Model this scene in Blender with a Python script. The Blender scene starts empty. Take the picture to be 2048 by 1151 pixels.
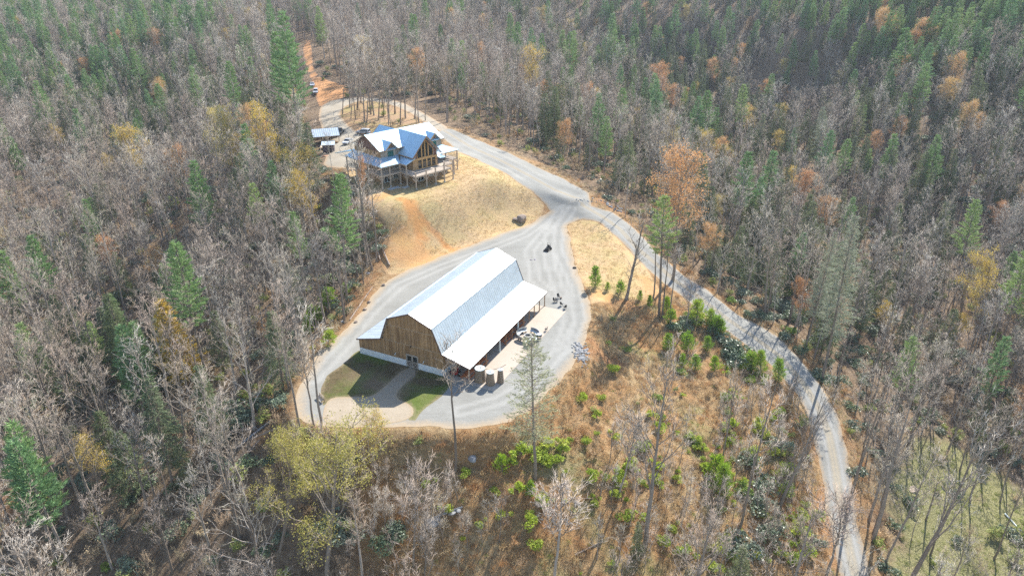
import bpy, math, random
import numpy as np
from mathutils import Vector, Matrix

C = bpy.context.scene.collection
SC = bpy.context.scene
R = math.radians
rnd = random.Random(7)
rng = np.random.default_rng(11)

# ------------------------------------------------------------------ camera, sky, sun, exposure
PITCH, FPX, CAMZ = 25.605, 1399.0, 62.161
cam_data = bpy.data.cameras.new('camera')
cam = bpy.data.objects.new('camera', cam_data); C.objects.link(cam)
cam_data.sensor_width = 36.0
cam_data.lens = 36.0 * FPX / 2048.0
cam_data.clip_end = 3000
cam.location = (0, 0, CAMZ)
cam.rotation_euler = (R(90 - PITCH), 0, 0)
SC.camera = cam

SUN_AZ, SUN_EL = 29.91, 38.7          # azimuth clockwise from +Y
world = bpy.data.worlds.new('World'); SC.world = world; world.use_nodes = True
wn = world.node_tree; wn.nodes.clear()
sky = wn.nodes.new('ShaderNodeTexSky'); sky.sky_type = 'NISHITA'; sky.sun_disc = False
sky.sun_elevation = R(SUN_EL); sky.sun_rotation = R(SUN_AZ); sky.altitude = 600
sky.air_density = 1.1; sky.dust_density = 0.6; sky.ozone_density = 1.2
bg = wn.nodes.new('ShaderNodeBackground'); bg.inputs['Strength'].default_value = 0.125
wo = wn.nodes.new('ShaderNodeOutputWorld')
wn.links.new(sky.outputs[0], bg.inputs[0]); wn.links.new(bg.outputs[0], wo.inputs[0])

sun_d = bpy.data.lights.new('sun', 'SUN'); sun_d.energy = 4.9; sun_d.angle = R(0.53); sun_d.color = (1.0, 0.95, 0.87)
sun = bpy.data.objects.new('sun', sun_d); C.objects.link(sun)
sdir = Vector((math.cos(R(SUN_EL)) * math.sin(R(SUN_AZ)), math.cos(R(SUN_EL)) * math.cos(R(SUN_AZ)), math.sin(R(SUN_EL))))
sun.rotation_euler = sdir.to_track_quat('Z', 'Y').to_euler()
sun.location = (120, 200, 200)

SC.view_settings.view_transform = 'Standard'; SC.view_settings.look = 'None'
SC.view_settings.gamma = 1.0; SC.view_settings.use_curve_mapping = False
SC.view_settings.exposure = 1.1
SC.render.engine = 'CYCLES'
SC.cycles.max_bounces = 4; SC.cycles.diffuse_bounces = 2; SC.cycles.glossy_bounces = 2
SC.cycles.transmission_bounces = 2; SC.cycles.transparent_max_bounces = 4; SC.cycles.volume_bounces = 0
SC.cycles.sample_clamp_indirect = 4
SC.cycles.use_denoising = False
SC.cycles.caustics_reflective = False; SC.cycles.caustics_refractive = False

# ------------------------------------------------------------------ helpers
def tag(o, label=None, cat=None, group=None, kind=None):
    if label: o['label'] = label
    if cat: o['category'] = cat
    if group: o['group'] = group
    if kind: o['kind'] = kind
    return o

def empty(name, loc=(0, 0, 0), rz=0.0, label=None, cat=None, group=None):
    o = bpy.data.objects.new(name, None); C.objects.link(o)
    o.location = loc; o.rotation_euler = (0, 0, rz); o.empty_display_size = 0.2
    return tag(o, label, cat, group)

def copy_tree(o, parent=None):
    c = o.copy(); C.objects.link(c); c.parent = parent
    for ch in o.children: copy_tree(ch, c)
    return c

class MB:
    """collects simple solids and links them as one mesh object"""
    def __init__(s): s.v = []; s.f = []; s.m = []
    def add(s, vs, fs, mi=0):
        n = len(s.v); s.v += [tuple(p) for p in vs]
        s.f += [tuple(i + n for i in f) for f in fs]; s.m += [mi] * len(fs); return s
    def box(s, c, d, mi=0, rz=0.0, rx=0.0, ry=0.0):
        M = Matrix.Rotation(rz, 3, 'Z') @ Matrix.Rotation(ry, 3, 'Y') @ Matrix.Rotation(rx, 3, 'X')
        c = Vector(c); vs = []
        for x in (-.5, .5):
            for y in (-.5, .5):
                for z in (-.5, .5): vs.append(c + M @ Vector((x * d[0], y * d[1], z * d[2])))
        return s.add(vs, [(0, 1, 3, 2), (4, 6, 7, 5), (0, 4, 5, 1), (2, 3, 7, 6), (0, 2, 6, 4), (1, 5, 7, 3)], mi)
    def bar(s, a, b, w, h, mi=0):
        a = Vector(a); b = Vector(b); d = (b - a).normalized()
        side = d.cross(Vector((0, 0, 1)))
        if side.length < 1e-3: side = Vector((1, 0, 0))
        side.normalize(); up = side.cross(d).normalized()
        vs = [p + side * (w / 2 * i) + up * (h / 2 * j) for p in (a, b) for i, j in ((-1, -1), (1, -1), (1, 1), (-1, 1))]
        return s.add(vs, [(3, 2, 1, 0), (4, 5, 6, 7), (0, 1, 5, 4), (1, 2, 6, 5), (2, 3, 7, 6), (3, 0, 4, 7)], mi)
    def tube(s, pts, rs, n=6, mi=0, cap=True):
        pts = [Vector(p) for p in pts]; k = len(pts)
        if not hasattr(rs, '__len__'): rs = [rs] * k
        base = len(s.v); ref = None
        for i, p in enumerate(pts):
            d = (pts[min(i + 1, k - 1)] - pts[max(i - 1, 0)])
            d = d.normalized() if d.length > 1e-9 else Vector((0, 0, 1))
            if ref is None: ref = Vector((1, 0, 0)) if abs(d.x) < .8 else Vector((0, 1, 0))
            u = (ref - d * ref.dot(d)).normalized(); w = d.cross(u)
            for j in range(n):
                a = 2 * math.pi * j / n
                s.v.append(tuple(p + (u * math.cos(a) + w * math.sin(a)) * rs[i]))
        for i in range(k - 1):
            for j in range(n):
                a = base + i * n + j; b = base + i * n + (j + 1) % n
                s.f.append((a, b, b + n, a + n)); s.m.append(mi)
        if cap:
            s.f.append(tuple(base + j for j in range(n))[::-1]); s.m.append(mi)
            s.f.append(tuple(base + (k - 1) * n + j for j in range(n))); s.m.append(mi)
        return s
    def prism(s, poly, a, b, axis='y', mi=0):
        """extrude a 2-D outline (in xz for axis y, yz for axis x, xy for axis z) between a and b"""
        def P(p, t): return (p[0], t, p[1]) if axis == 'y' else ((t, p[0], p[1]) if axis == 'x' else (p[0], p[1], t))
        n = len(poly); vs = [P(p, a) for p in poly] + [P(p, b) for p in poly]
        fs = [tuple(range(n))[::-1], tuple(range(n, 2 * n))] + [(i, (i + 1) % n, n + (i + 1) % n, n + i) for i in range(n)]
        return s.add(vs, fs, mi)
    def slab(s, quad, t, mi=0):
        """a quad (3-D) given a thickness t downwards along its normal"""
        q = [Vector(p) for p in quad]; nrm = (q[1] - q[0]).cross(q[2] - q[0]).normalized()
        if nrm.z < 0: nrm = -nrm
        vs = q + [p - nrm * t for p in q]; n = len(q)
        return s.add(vs, [tuple(range(n)), tuple(range(n, 2 * n))[::-1]] + [(i, (i + 1) % n, n + (i + 1) % n, n + i) for i in range(n)], mi)
    def mesh(s, name, mats):
        me = bpy.data.meshes.new(name); me.from_pydata(s.v, [], s.f)
        for m in (mats if isinstance(mats, (list, tuple)) else [mats]): me.materials.append(m)
        me.polygons.foreach_set('material_index', s.m); me.update(); return me
    def build(s, name, mats, parent=None, recalc=True):
        import bmesh
        me = s.mesh(name, mats)
        if recalc and len(s.f) < 60000:
            bm = bmesh.new(); bm.from_mesh(me); bmesh.ops.recalc_face_normals(bm, faces=bm.faces); bm.to_mesh(me); bm.free()
        o = bpy.data.objects.new(name, me); C.objects.link(o)
        if parent is not None: o.parent = parent
        return o

def nt(name):
    m = bpy.data.materials.new(name); m.use_nodes = True
    t = m.node_tree; b = t.nodes['Principled BSDF']; return m, t, b

def N(t, typ, **kw):
    n = t.nodes.new(typ)
    for k, v in kw.items():
        if k.startswith('i_'): n.inputs[k[2:].replace('_', ' ')].default_value = v
        else: setattr(n, k, v)
    return n

def ramp(t, fac, stops):
    r = t.nodes.new('ShaderNodeValToRGB'); e = r.color_ramp.elements
    while len(e) < len(stops): e.new(0.5)
    for q, (p, c) in zip(e, stops): q.position = p; q.color = (*c, 1) if len(c) == 3 else c
    t.links.new(fac, r.inputs[0]); return r.outputs[0]

def mix(t, fac, a, b, mode='MIX'):
    m = t.nodes.new('ShaderNodeMix'); m.data_type = 'RGBA'; m.blend_type = mode
    for sock, v in ((m.inputs[0], fac), (m.inputs[6], a), (m.inputs[7], b)):
        if isinstance(v, (int, float)): sock.default_value = v
        elif isinstance(v, tuple): sock.default_value = (*v, 1) if len(v) == 3 else v
        else: t.links.new(v, sock)
    return m.outputs[2]

def math_n(t, op, a, b=None, clamp=False):
    m = t.nodes.new('ShaderNodeMath'); m.operation = op; m.use_clamp = clamp
    for i, v in enumerate((a, b)):
        if v is None: continue
        if isinstance(v, (int, float)): m.inputs[i].default_value = v
        else: t.links.new(v, m.inputs[i])
    return m.outputs[0]

def coords(t, scale=(1, 1, 1), kind='Object', rot=(0, 0, 0)):
    tc = t.nodes.new('ShaderNodeTexCoord'); mp = t.nodes.new('ShaderNodeMapping')
    mp.inputs['Scale'].default_value = scale; mp.inputs['Rotation'].default_value = rot
    t.links.new(tc.outputs[kind], mp.inputs[0]); return mp.outputs[0]

def noise(t, vec, scale, detail=4, rough=.55, dist=0.0):
    n = t.nodes.new('ShaderNodeTexNoise'); n.inputs['Scale'].default_value = scale
    n.inputs['Detail'].default_value = detail; n.inputs['Roughness'].default_value = rough
    n.inputs['Distortion'].default_value = dist
    t.links.new(vec, n.inputs['Vector']); return n.outputs['Fac']

def bump(t, b, h, strength, dist):
    n = t.nodes.new('ShaderNodeBump'); n.inputs['Strength'].default_value = strength
    n.inputs['Distance'].default_value = dist
    t.links.new(h, n.inputs['Height']); t.links.new(n.outputs[0], b.inputs['Normal'])

def pmat(name, c1, c2=None, scale=2.0, rough=.8, metal=0.0, bumps=0.0, stretch=(1, 1, 1), spec=0.3, detail=5):
    m, t, b = nt(name)
    b.inputs['Roughness'].default_value = rough; b.inputs['Metallic'].default_value = metal
    b.inputs['Specular IOR Level'].default_value = spec
    if c2 is None: c2 = tuple(x * .8 for x in c1)
    v = coords(t, stretch); n = noise(t, v, scale, detail)
    col = ramp(t, n, [(.3, c2), (.7, c1)])
    t.links.new(col, b.inputs['Base Color'])
    if bumps: bump(t, b, n, bumps, .03)
    return m

def attr(t, name):
    a = t.nodes.new('ShaderNodeAttribute'); a.attribute_name = name; return a

def foliage_mat(name, cols, rough=.6, vary=.25, trans=0.0, spec=.3):
    """colour differs per plant (object random) and per leaf clump (noise)"""
    m, t, b = nt(name)
    oi = t.nodes.new('ShaderNodeObjectInfo')
    k = len(cols); c = ramp(t, oi.outputs['Random'], [(i / max(k - 1, 1), q) for i, q in enumerate(cols)])
    v = coords(t); n = noise(t, v, 1.3, 3)
    r = math_n(t, 'ADD', math_n(t, 'MULTIPLY', n, 2 * vary * 1.6), 1 - 1.6 * vary)
    hsv = N(t, 'ShaderNodeHueSaturation'); t.links.new(r, hsv.inputs['Value']); t.links.new(c, hsv.inputs['Color'])
    t.links.new(hsv.outputs[0], b.inputs['Base Color'])
    b.inputs['Roughness'].default_value = rough; b.inputs['Specular IOR Level'].default_value = spec
    if trans:
        out = t.nodes['Material Output']; tr = t.nodes.new('ShaderNodeBsdfTranslucent'); mx = t.nodes.new('ShaderNodeMixShader')
        mx.inputs[0].default_value = trans
        t.links.new(hsv.outputs[0], tr.inputs['Color'])
        t.links.new(b.outputs[0], mx.inputs[1]); t.links.new(tr.outputs[0], mx.inputs[2]); t.links.new(mx.outputs[0], out.inputs['Surface'])
    return m

# ------------------------------------------------------------------ terrain
def ray(px, py):
    X = (px - 1024) / FPX; U = -(py - 575.5) / FPX; cp, sp = math.cos(R(PITCH)), math.sin(R(PITCH))
    return np.array([X, cp + U * sp, -sp + U * cp])
def unp(px, py, z=0.0):
    d = ray(px, py); t = (z - CAMZ) / d[2]; return np.array([d[0] * t, d[1] * t])
def project(p):
    cp, sp = math.cos(R(PITCH)), math.sin(R(PITCH)); Z = p[..., 2] - CAMZ; Y = p[..., 1]
    dep = Y * cp - Z * sp; up = Y * sp + Z * cp
    dep = np.maximum(dep, .01)
    return 1024 + FPX * p[..., 0] / dep, 575.5 - FPX * up / dep, dep

CT = [(1225,440,1.6),(1305,520,-1.5),(1400,590,-4.5),(1510,675,-8),(1605,765,-11),(1665,880,-13),(1690,1020,-15),(1706,1150,-16.5),
 (1750,700,-18),(1900,880,-23),(2040,1100,-24),(1850,1120,-22.5),(1950,980,-24),(1950,600,-21),(2040,400,-8),(1700,400,-15),(1560,520,-12),(1400,430,-8),
 (1250,350,-4),(1400,300,-11),(1600,250,-11),(1900,200,11),(1100,250,3),(1000,180,6),(1200,200,-2),
 (953,279,9.2),(918,304,9.6),(1018,306,8),(1077,335,6.4),(1130,359,4.8),(1175,385,3.4),(1140,405,2.6),(1110,430,1.2),(1000,340,8.9),(1060,380,5.4),
 (880,505,.2),(960,484,.2),(950,400,6.9),(850,420,7.8),(1000,420,4.4),(780,480,4.2),(900,380,9.0),(840,390,9.8),(990,370,7.9),(870,460,3.6),(770,542,.4),(740,395,10.0),(900,350,9.9),
 (1040,436,1.1),(1150,470,.5),(1200,500,.3),(1230,560,-.6),(1180,560,.0),
 (740,450,6),(720,540,-1.0),(700,600,-1.2),(640,640,-3.5),(560,760,-5),(540,860,-5.5),(600,870,-2.2),(700,880,-2.0),(800,885,-2.0),
 (950,885,-2.2),(1070,955,-5.0),(1150,830,-3.2),(400,1151,-14.5),(700,1151,-13),(1024,1151,-11),(1300,1151,-12.5),(1500,1151,-14.5),
 (1400,900,-9),(1250,800,-4.8),(1200,740,-2.5),(1300,700,-5),(1550,950,-12.5),
 (0,1151,-22),(0,900,-22),(200,900,-15),(400,900,-9.5),(0,700,-22),(200,700,-20),(400,700,-11),(500,600,-8),(0,500,-18),(200,450,-14),
 (400,450,-7),(550,400,3),(660,400,8.3),(690,440,6),(700,490,3),(620,400,6.5),(600,330,8),(650,330,9.8),(650,250,10.4),(700,270,10.3),(600,250,9),(450,250,1),(200,250,-7),(0,250,-7),
 (640,170,12.5),(615,90,22),(570,100,17),(760,195,10.8),(850,170,9),(780,120,13),(760,230,10.5),(860,236,10),(820,225,10.3),
 (0,50,15),(300,50,18),(500,50,22),(800,50,24),(1024,20,28),(1300,50,24),(1600,50,29),(2000,50,33),(1300,120,6),(1000,100,12),(1850,130,17),(1650,130,14),(1500,130,8),(1900,250,6)]
CW = [(x, 700, 62) for x in range(-800, 801, 200)] + [(x, 950, 120) for x in range(-800, 801, 400)] + \
 [(-330, 200, -2), (-360, 400, 22), (330, 200, 6), (380, 400, 54), (250, 420, 52), (0, 0, -30), (0, -80, -38), (110, 10, -30), (-110, 10, -30), (-250, 60, -24), (250, 60, -24),
  (-600, 300, 25), (600, 300, 60), (-600, 0, 0), (600, 0, 0), (10, 50, -19), (-40, 45, -22), (45, 45, -21)]
_cp = np.array([[*unp(a, b, z), z] for a, b, z in CT] + [list(map(float, q)) for q in CW])
def _phi(d2): return np.sqrt(d2 + 36.0)
_d2 = ((_cp[:, None, :2] - _cp[None, :, :2]) ** 2).sum(-1); _n = len(_cp)
_A = np.zeros((_n + 3, _n + 3)); _A[:_n, :_n] = -_phi(_d2) + np.eye(_n) * 3.0
_A[:_n, _n] = 1; _A[:_n, _n + 1:] = _cp[:, :2] / 100; _A[_n:, :_n] = _A[:_n, _n:].T
_w = np.linalg.solve(_A, np.concatenate([_cp[:, 2], [0, 0, 0]]))
def base_h(x, y):
    x = np.asarray(x, float); y = np.asarray(y, float); sh = x.shape; x = x.ravel(); y = y.ravel(); out = np.zeros(len(x))
    for i in range(0, len(x), 20000):
        a = x[i:i + 20000]; b = y[i:i + 20000]
        d2 = (a[:, None] - _cp[None, :, 0]) ** 2 + (b[:, None] - _cp[None, :, 1]) ** 2
        out[i:i + 20000] = -_phi(d2) @ _w[:_n] + _w[_n] + (_w[_n + 1] * a + _w[_n + 2] * b) / 100
    return out.reshape(sh)

def march(px, py, fn):
    d = ray(px, py); t = np.linspace(55, 1100, 1400); 
    x, y, z = d[0] * t, d[1] * t, CAMZ + d[2] * t; g = z - fn(x, y)
    k = np.argmax(g < 0) if (g < 0).any() else len(t) - 1
    a = g[k - 1] / (g[k - 1] - g[k]) if k else 0
    tt = t[k - 1] + (t[k] - t[k - 1]) * a; return np.array([d[0] * tt, d[1] * tt])

def poly_w(pts, z=None):
    return np.array([unp(a, b, z) if z is not None else march(a, b, base_h) for a, b in pts])

def sdf(poly, x, y):
    """signed distance, negative inside"""
    d = np.full(x.shape, 1e9); ins = np.zeros(x.shape, bool); n = len(poly)
    for i in range(n):
        ax, ay = poly[i]; bx, by = poly[(i + 1) % n]; ex, ey = bx - ax, by - ay
        wx, wy = x - ax, y - ay; h = np.clip((wx * ex + wy * ey) / (ex * ex + ey * ey + 1e-12), 0, 1)
        d = np.minimum(d, (wx - h * ex) ** 2 + (wy - h * ey) ** 2)
        c = ((ay > y) != (by > y)) & (x < (bx - ax) * (y - ay) / (by - ay + 1e-12) + ax); ins ^= c
    return np.sqrt(d) * np.where(ins, -1, 1)

def line_info(line, zs, x, y):
    """distance to a polyline and the height interpolated along it"""
    d = np.full(x.shape, 1e9); zz = np.zeros(x.shape); sd = np.zeros(x.shape)
    for i in range(len(line) - 1):
        ax, ay = line[i]; bx, by = line[i + 1]; ex, ey = bx - ax, by - ay; L = ex * ex + ey * ey
        wx, wy = x - ax, y - ay; h = np.clip((wx * ex + wy * ey) / L, 0, 1)
        q = np.sqrt((wx - h * ex) ** 2 + (wy - h * ey) ** 2); m = q < d
        d = np.where(m, q, d); zz = np.where(m, zs[i] + h * (zs[i + 1] - zs[i]), zz)
        sd = np.where(m, np.sign(wx * ey - wy * ex) * q, sd)
    return d, zz, sd

def smooth(poly, it=2):
    for _ in range(it):
        q = []; n = len(poly)
        for i in range(n):
            a, b = poly[i], poly[(i + 1) % n]; q += [a * .75 + b * .25, a * .25 + b * .75]
        poly = np.array(q)
    return poly

YARD = [(1085,418),(1062,438),(1010,462),(960,484),(900,506),(850,526),(800,546),(765,566),(748,588),(725,618),(702,652),(655,690),(618,735),(596,775),(588,808),(600,838),(640,852),(700,856),(760,852),(830,852),(890,857),(950,856),(1010,845),(1060,820),(1095,785),(1125,757),(1150,727),(1165,700),(1180,660),(1183,620),(1172,580),(1152,545),(1145,500),(1138,460),(1134,443),(1166,435),(1140,402)]
FAR_E = [(900,258),(953,279),(1018,306),(1077,335),(1130,359),(1175,385),(1183,412),(1225,424),(1254,444),(1284,471),(1319,511),(1369,554),(1413,579),(1444,604),(1475,629),(1522,651),(1561,675),(1615,736),(1652,794),(1673,838),(1686,889),(1700,964),(1710,1032),(1730,1117),(1742,1170),(1760,1260)]
NEAR_E = [(868,262),(918,304),(974,329),(1027,359),(1065,382),(1089,403),(1110,425),(1140,437),(1166,436),(1195,443),(1219,459),(1242,480),(1263,503),(1293,533),(1331,567),(1369,595),(1400,620),(1441,651),(1475,676),(1516,708),(1560,745),(1598,785),(1625,845),(1635,896),(1649,964),(1656,1015),(1666,1066),(1679,1134),(1690,1170),(1705,1260)]
BACK_OUT = [(905,262),(855,231),(826,214),(796,203),(767,196),(725,193),(684,198),(655,203),(640,213),(636,235),(645,262),(660,300),(650,318),(645,335),(690,335),(735,330)]
BACK_IN = [(760,285),(735,282),(718,265),(700,255),(686,240),(680,226),(690,212),(712,204),(737,201),(779,208),(808,219),(826,229),(844,241),(875,262)]
CLAY = [(608,84),(620,82),(624,100),(626,130),(634,150),(665,163),(692,172),(700,186),(684,200),(657,206),(640,215),(630,190),(622,160),(613,135),(607,110)]
LAWN = [(760,352),(735,372),(738,400),(748,425),(770,450),(778,480),(768,505),(762,530),(775,548),(800,546),(850,526),(900,506),(960,484),(1010,462),(1062,438),(1085,418),(1089,403),(1065,382),(1027,359),(974,329),(918,304),(905,290)]
BACKLAWN = [(690,212),(680,226),(686,240),(700,255),(718,265),(735,282),(790,262),(850,262),(844,241),(826,229),(808,219),(779,208),(737,201),(712,204)]
ISLAND = [(1134,443),(1138,460),(1145,500),(1152,545),(1172,580),(1183,620),(1215,610),(1250,600),(1300,600),(1330,590),(1310,565),(1293,533),(1263,503),(1242,480),(1219,459),(1195,443),(1166,436)]
PEA = [(812,732),(773,770),(742,795),(706,793),(662,794),(648,810),(643,845),(690,852),(760,849),(812,842),(828,828),(825,811),(789,795),(800,775),(839,743)]
BLAWN = [(715,700),(688,727),(655,750),(642,775),(640,800),(650,815),(700,820),(828,842),(850,815),(884,792),(905,765),(888,751)]
BRUSHZ = [(590,850),(640,870),(700,880),(760,1000),(740,1180),(1000,1230),(1500,1230),(1640,1150),(1640,950),(1600,850),(1500,720),(1400,625),(1290,535),(1240,560),(1180,600),(1170,690),(1120,765),(1040,835),(950,860),(760,858)]
MEADOW = [(1830,885),(1880,860),(1960,900),(2048,975),(2150,1050),(2100,1260),(1800,1260),(1790,1160),(1800,1050),(1780,980)]
YARDF = [(1075,450)] + [q for q in YARD if q[1] >= 462] + [(1125,462), (1100,450)]
yardf_w = smooth(poly_w(YARDF, 0.0), 1)
yard_w = smooth(np.concatenate([poly_w(YARD[:2]), poly_w(YARD[2:-5], 0.0), poly_w(YARD[-5:])]), 1)
road_w = np.concatenate([poly_w(FAR_E), poly_w(NEAR_E)[::-1]])
back_w = smooth(poly_w(BACK_OUT + BACK_IN), 1)
clay_w = poly_w(CLAY)
lawn_w = poly_w(LAWN); backlawn_w = poly_w(BACKLAWN); island_w = poly_w(ISLAND)
pea_w = smooth(poly_w(PEA, 0.0), 1); blawn_w = poly_w(BLAWN, 0.0); brush_w = smooth(poly_w(BRUSHZ), 1); meadow_w = smooth(poly_w(MEADOW), 1)
MID = [(1165,410),(1205,433),(1240,458),(1275,497),(1306,522),(1350,561),(1391,588),(1420,611),(1458,640),(1500,668),(1560,712),(1606,765),(1640,820),(1658,868),(1670,930),(1680,1000),(1690,1060),(1706,1130),(1716,1170),(1735,1260)]
mid_w = poly_w(MID); mid_z = base_h(mid_w[:, 0], mid_w[:, 1])
MIDB = [(1150,395),(1110,380),(1060,352),(1000,320),(940,293),(890,262),(850,238),(826,222),(796,207),(767,199),(725,197),(684,204)]
midb_w = poly_w(MIDB); midb_z = base_h(midb_w[:, 0], midb_w[:, 1])
HO = np.array([-36.62, 172.44]); HZ = 10.06; HU = np.array([.7098, .7044]); HV = np.array([-.7044, .7098])
hpad = np.array([HO + HU * u + HV * v for u, v in ((-4, -16.5), (23.5, -16.5), (23.5, 9), (-4, 9))])

def val_noise(x, y, s, seed):
    """cheap value noise"""
    x = x / s + seed * 17.3; y = y / s + seed * 5.1; xi = np.floor(x); yi = np.floor(y); fx = x - xi; fy = y - yi
    fx = fx * fx * (3 - 2 * fx); fy = fy * fy * (3 - 2 * fy)
    def h(a, b): q = np.sin(a * 127.1 + b * 311.7) * 43758.5453; return q - np.floor(q)
    return (h(xi, yi) * (1 - fx) + h(xi + 1, yi) * fx) * (1 - fy) + (h(xi, yi + 1) * (1 - fx) + h(xi + 1, yi + 1) * fx) * fy - .5

def axis(lo, f0, f1, hi, st, g=1.13, cap=9.0):
    a = list(np.arange(f0, f1 + st / 2, st)); s = st; v = f1
    while v < hi: s = min(s * g, cap); v += s; a.append(v)
    s = st; v = f0; b = []
    while v > lo: s = min(s * g, cap); v -= s; b.append(v)
    return np.array(b[::-1] + a)
GX = axis(-540, -105, 100, 540, .72); GY = axis(-90, 62, 232, 960, .72)
XX, YY = np.meshgrid(GX, GY)
ZZ = base_h(XX, YY)
def sst(a, b, x): t = np.clip((x - a) / (b - a), 0, 1); return t * t * (3 - 2 * t)
near = (XX > -140) & (XX < 150) & (YY > 30) & (YY < 330)
def field(fn, far=99.0):
    out = np.full(XX.shape, far); out[near] = fn(XX[near], YY[near]); return out
S_YARD = field(lambda x, y: sdf(yard_w, x, y)); S_ROAD = field(lambda x, y: sdf(road_w, x, y))
S_BACK = field(lambda x, y: sdf(back_w, x, y)); S_LAWN = field(lambda x, y: sdf(lawn_w, x, y))
S_BL2 = field(lambda x, y: sdf(backlawn_w, x, y)); S_ISL = field(lambda x, y: sdf(island_w, x, y))
S_PEA = field(lambda x, y: sdf(pea_w, x, y)); S_BLAWN = field(lambda x, y: sdf(blawn_w, x, y))
S_BRUSH = field(lambda x, y: sdf(brush_w, x, y)); S_MEAD = field(lambda x, y: sdf(meadow_w, x, y)); S_HP = field(lambda x, y: sdf(hpad, x, y))
XC = np.full(XX.shape, 99.0); big = (XX > -140) & (XX < 60) & (YY > 150) & (YY < 480); XC[big] = sdf(clay_w, XX[big], YY[big]); S_CLAY = XC
for ln, lz, hw in ((mid_w, mid_z, 2.2), (midb_w, midb_z, 2.2)):
    d, zz, sd = line_info(ln, lz, XX[near], YY[near]); k = 1 - sst(hw, hw + 2.6, d)
    if ln is mid_w: CROSS = np.full(XX.shape, 9.0); CROSS[near] = sd
    else: CROSSB = np.full(XX.shape, 9.0); CROSSB[near] = sd
    t_ = ZZ[near]; ZZ[near] = t_ * (1 - k) + zz * k
k = 1 - sst(0, 11.0, S_HP); ZZ = ZZ * (1 - k) + HZ * k
S_YF = field(lambda x, y: sdf(yardf_w, x, y)); k = 1 - sst(.3, 4.5 + 9 * sst(140, 180, YY), S_YF); ZZ = ZZ * (1 - k)
hard = np.minimum.reduce([S_YARD, S_ROAD, S_BACK, S_HP])
rough_k = sst(.2, 3.0, hard)
lawnk = sst(0, 3, np.minimum(S_LAWN, S_ISL))
nz = val_noise(XX, YY, 1.7, 1) * .22 + val_noise(XX, YY, .9, 2) * .13 + val_noise(XX, YY, 5, 3) * .5
nf = val_noise(XX, YY, 14, 4) * 1.6 + val_noise(XX, YY, 33, 5) * 3.0
ridge = np.abs(val_noise(XX * .8 + YY * .6, XX * -.2 + YY * .2, 1.6, 6)) * .5     # rills down the banks
bank = sst(.3, 1.5, S_YARD) * (1 - sst(7, 12, S_YARD)) * (S_BRUSH < 2)
ZZ = ZZ + rough_k * (nz * (.15 + .85 * lawnk) + nf * lawnk * sst(8, 25, hard)) + rough_k * bank * (ridge * 1.8 + np.abs(val_noise(XX, YY, .8, 91)) * .7) + rough_k * (1 - lawnk) * ridge * .25
ROWS, COLS = XX.shape

def ground(x, y):
    x = np.atleast_1d(np.asarray(x, float)); y = np.atleast_1d(np.asarray(y, float))
    i = np.clip(np.searchsorted(GX, x) - 1, 0, COLS - 2); j = np.clip(np.searchsorted(GY, y) - 1, 0, ROWS - 2)
    fx = (x - GX[i]) / (GX[i + 1] - GX[i]); fy = (y - GY[j]) / (GY[j + 1] - GY[j])
    return (ZZ[j, i] * (1 - fx) + ZZ[j, i + 1] * fx) * (1 - fy) + (ZZ[j + 1, i] * (1 - fx) + ZZ[j + 1, i + 1] * fx) * fy
def gz(x, y): return float(ground(x, y)[0])
def grid_val(F, x, y):
    i = np.clip(np.searchsorted(GX, x), 0, COLS - 1); j = np.clip(np.searchsorted(GY, y), 0, ROWS - 1); return F[j, i]
def at(px, py):
    p = march(px, py, lambda x, y: ground(x, y)); return Vector((p[0], p[1], gz(p[0], p[1])))

idx = np.arange(ROWS * COLS).reshape(ROWS, COLS)
a, b, c, d = idx[:-1, :-1].ravel(), idx[:-1, 1:].ravel(), idx[1:, 1:].ravel(), idx[1:, :-1].ravel()
TRI = np.concatenate([np.stack([a, b, c], 1), np.stack([a, c, d], 1)])
P3 = np.stack([XX.ravel(), YY.ravel(), ZZ.ravel()], 1)

def tri_mesh(name, P, T, mats, attrs=None, mi=None):
    me = bpy.data.meshes.new(name); me.vertices.add(len(P)); me.vertices.foreach_set('co', np.ascontiguousarray(P, dtype=np.float32).ravel())
    me.loops.add(len(T) * 3); me.loops.foreach_set('vertex_index', np.ascontiguousarray(T, dtype=np.int32).ravel())
    me.polygons.add(len(T)); me.polygons.foreach_set('loop_start', np.arange(0, len(T) * 3, 3, dtype=np.int32))
    if mi is not None: me.polygons.foreach_set('material_index', np.asarray(mi, np.int32))
    for m in (mats if isinstance(mats, (list, tuple)) else [mats]): me.materials.append(m)
    for k, v in (attrs or {}).items():
        at_ = me.attributes.new(k, 'FLOAT', 'POINT'); at_.data.foreach_set('value', np.ascontiguousarray(v, dtype=np.float32).ravel())
    me.update(calc_edges=True); return me

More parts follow.
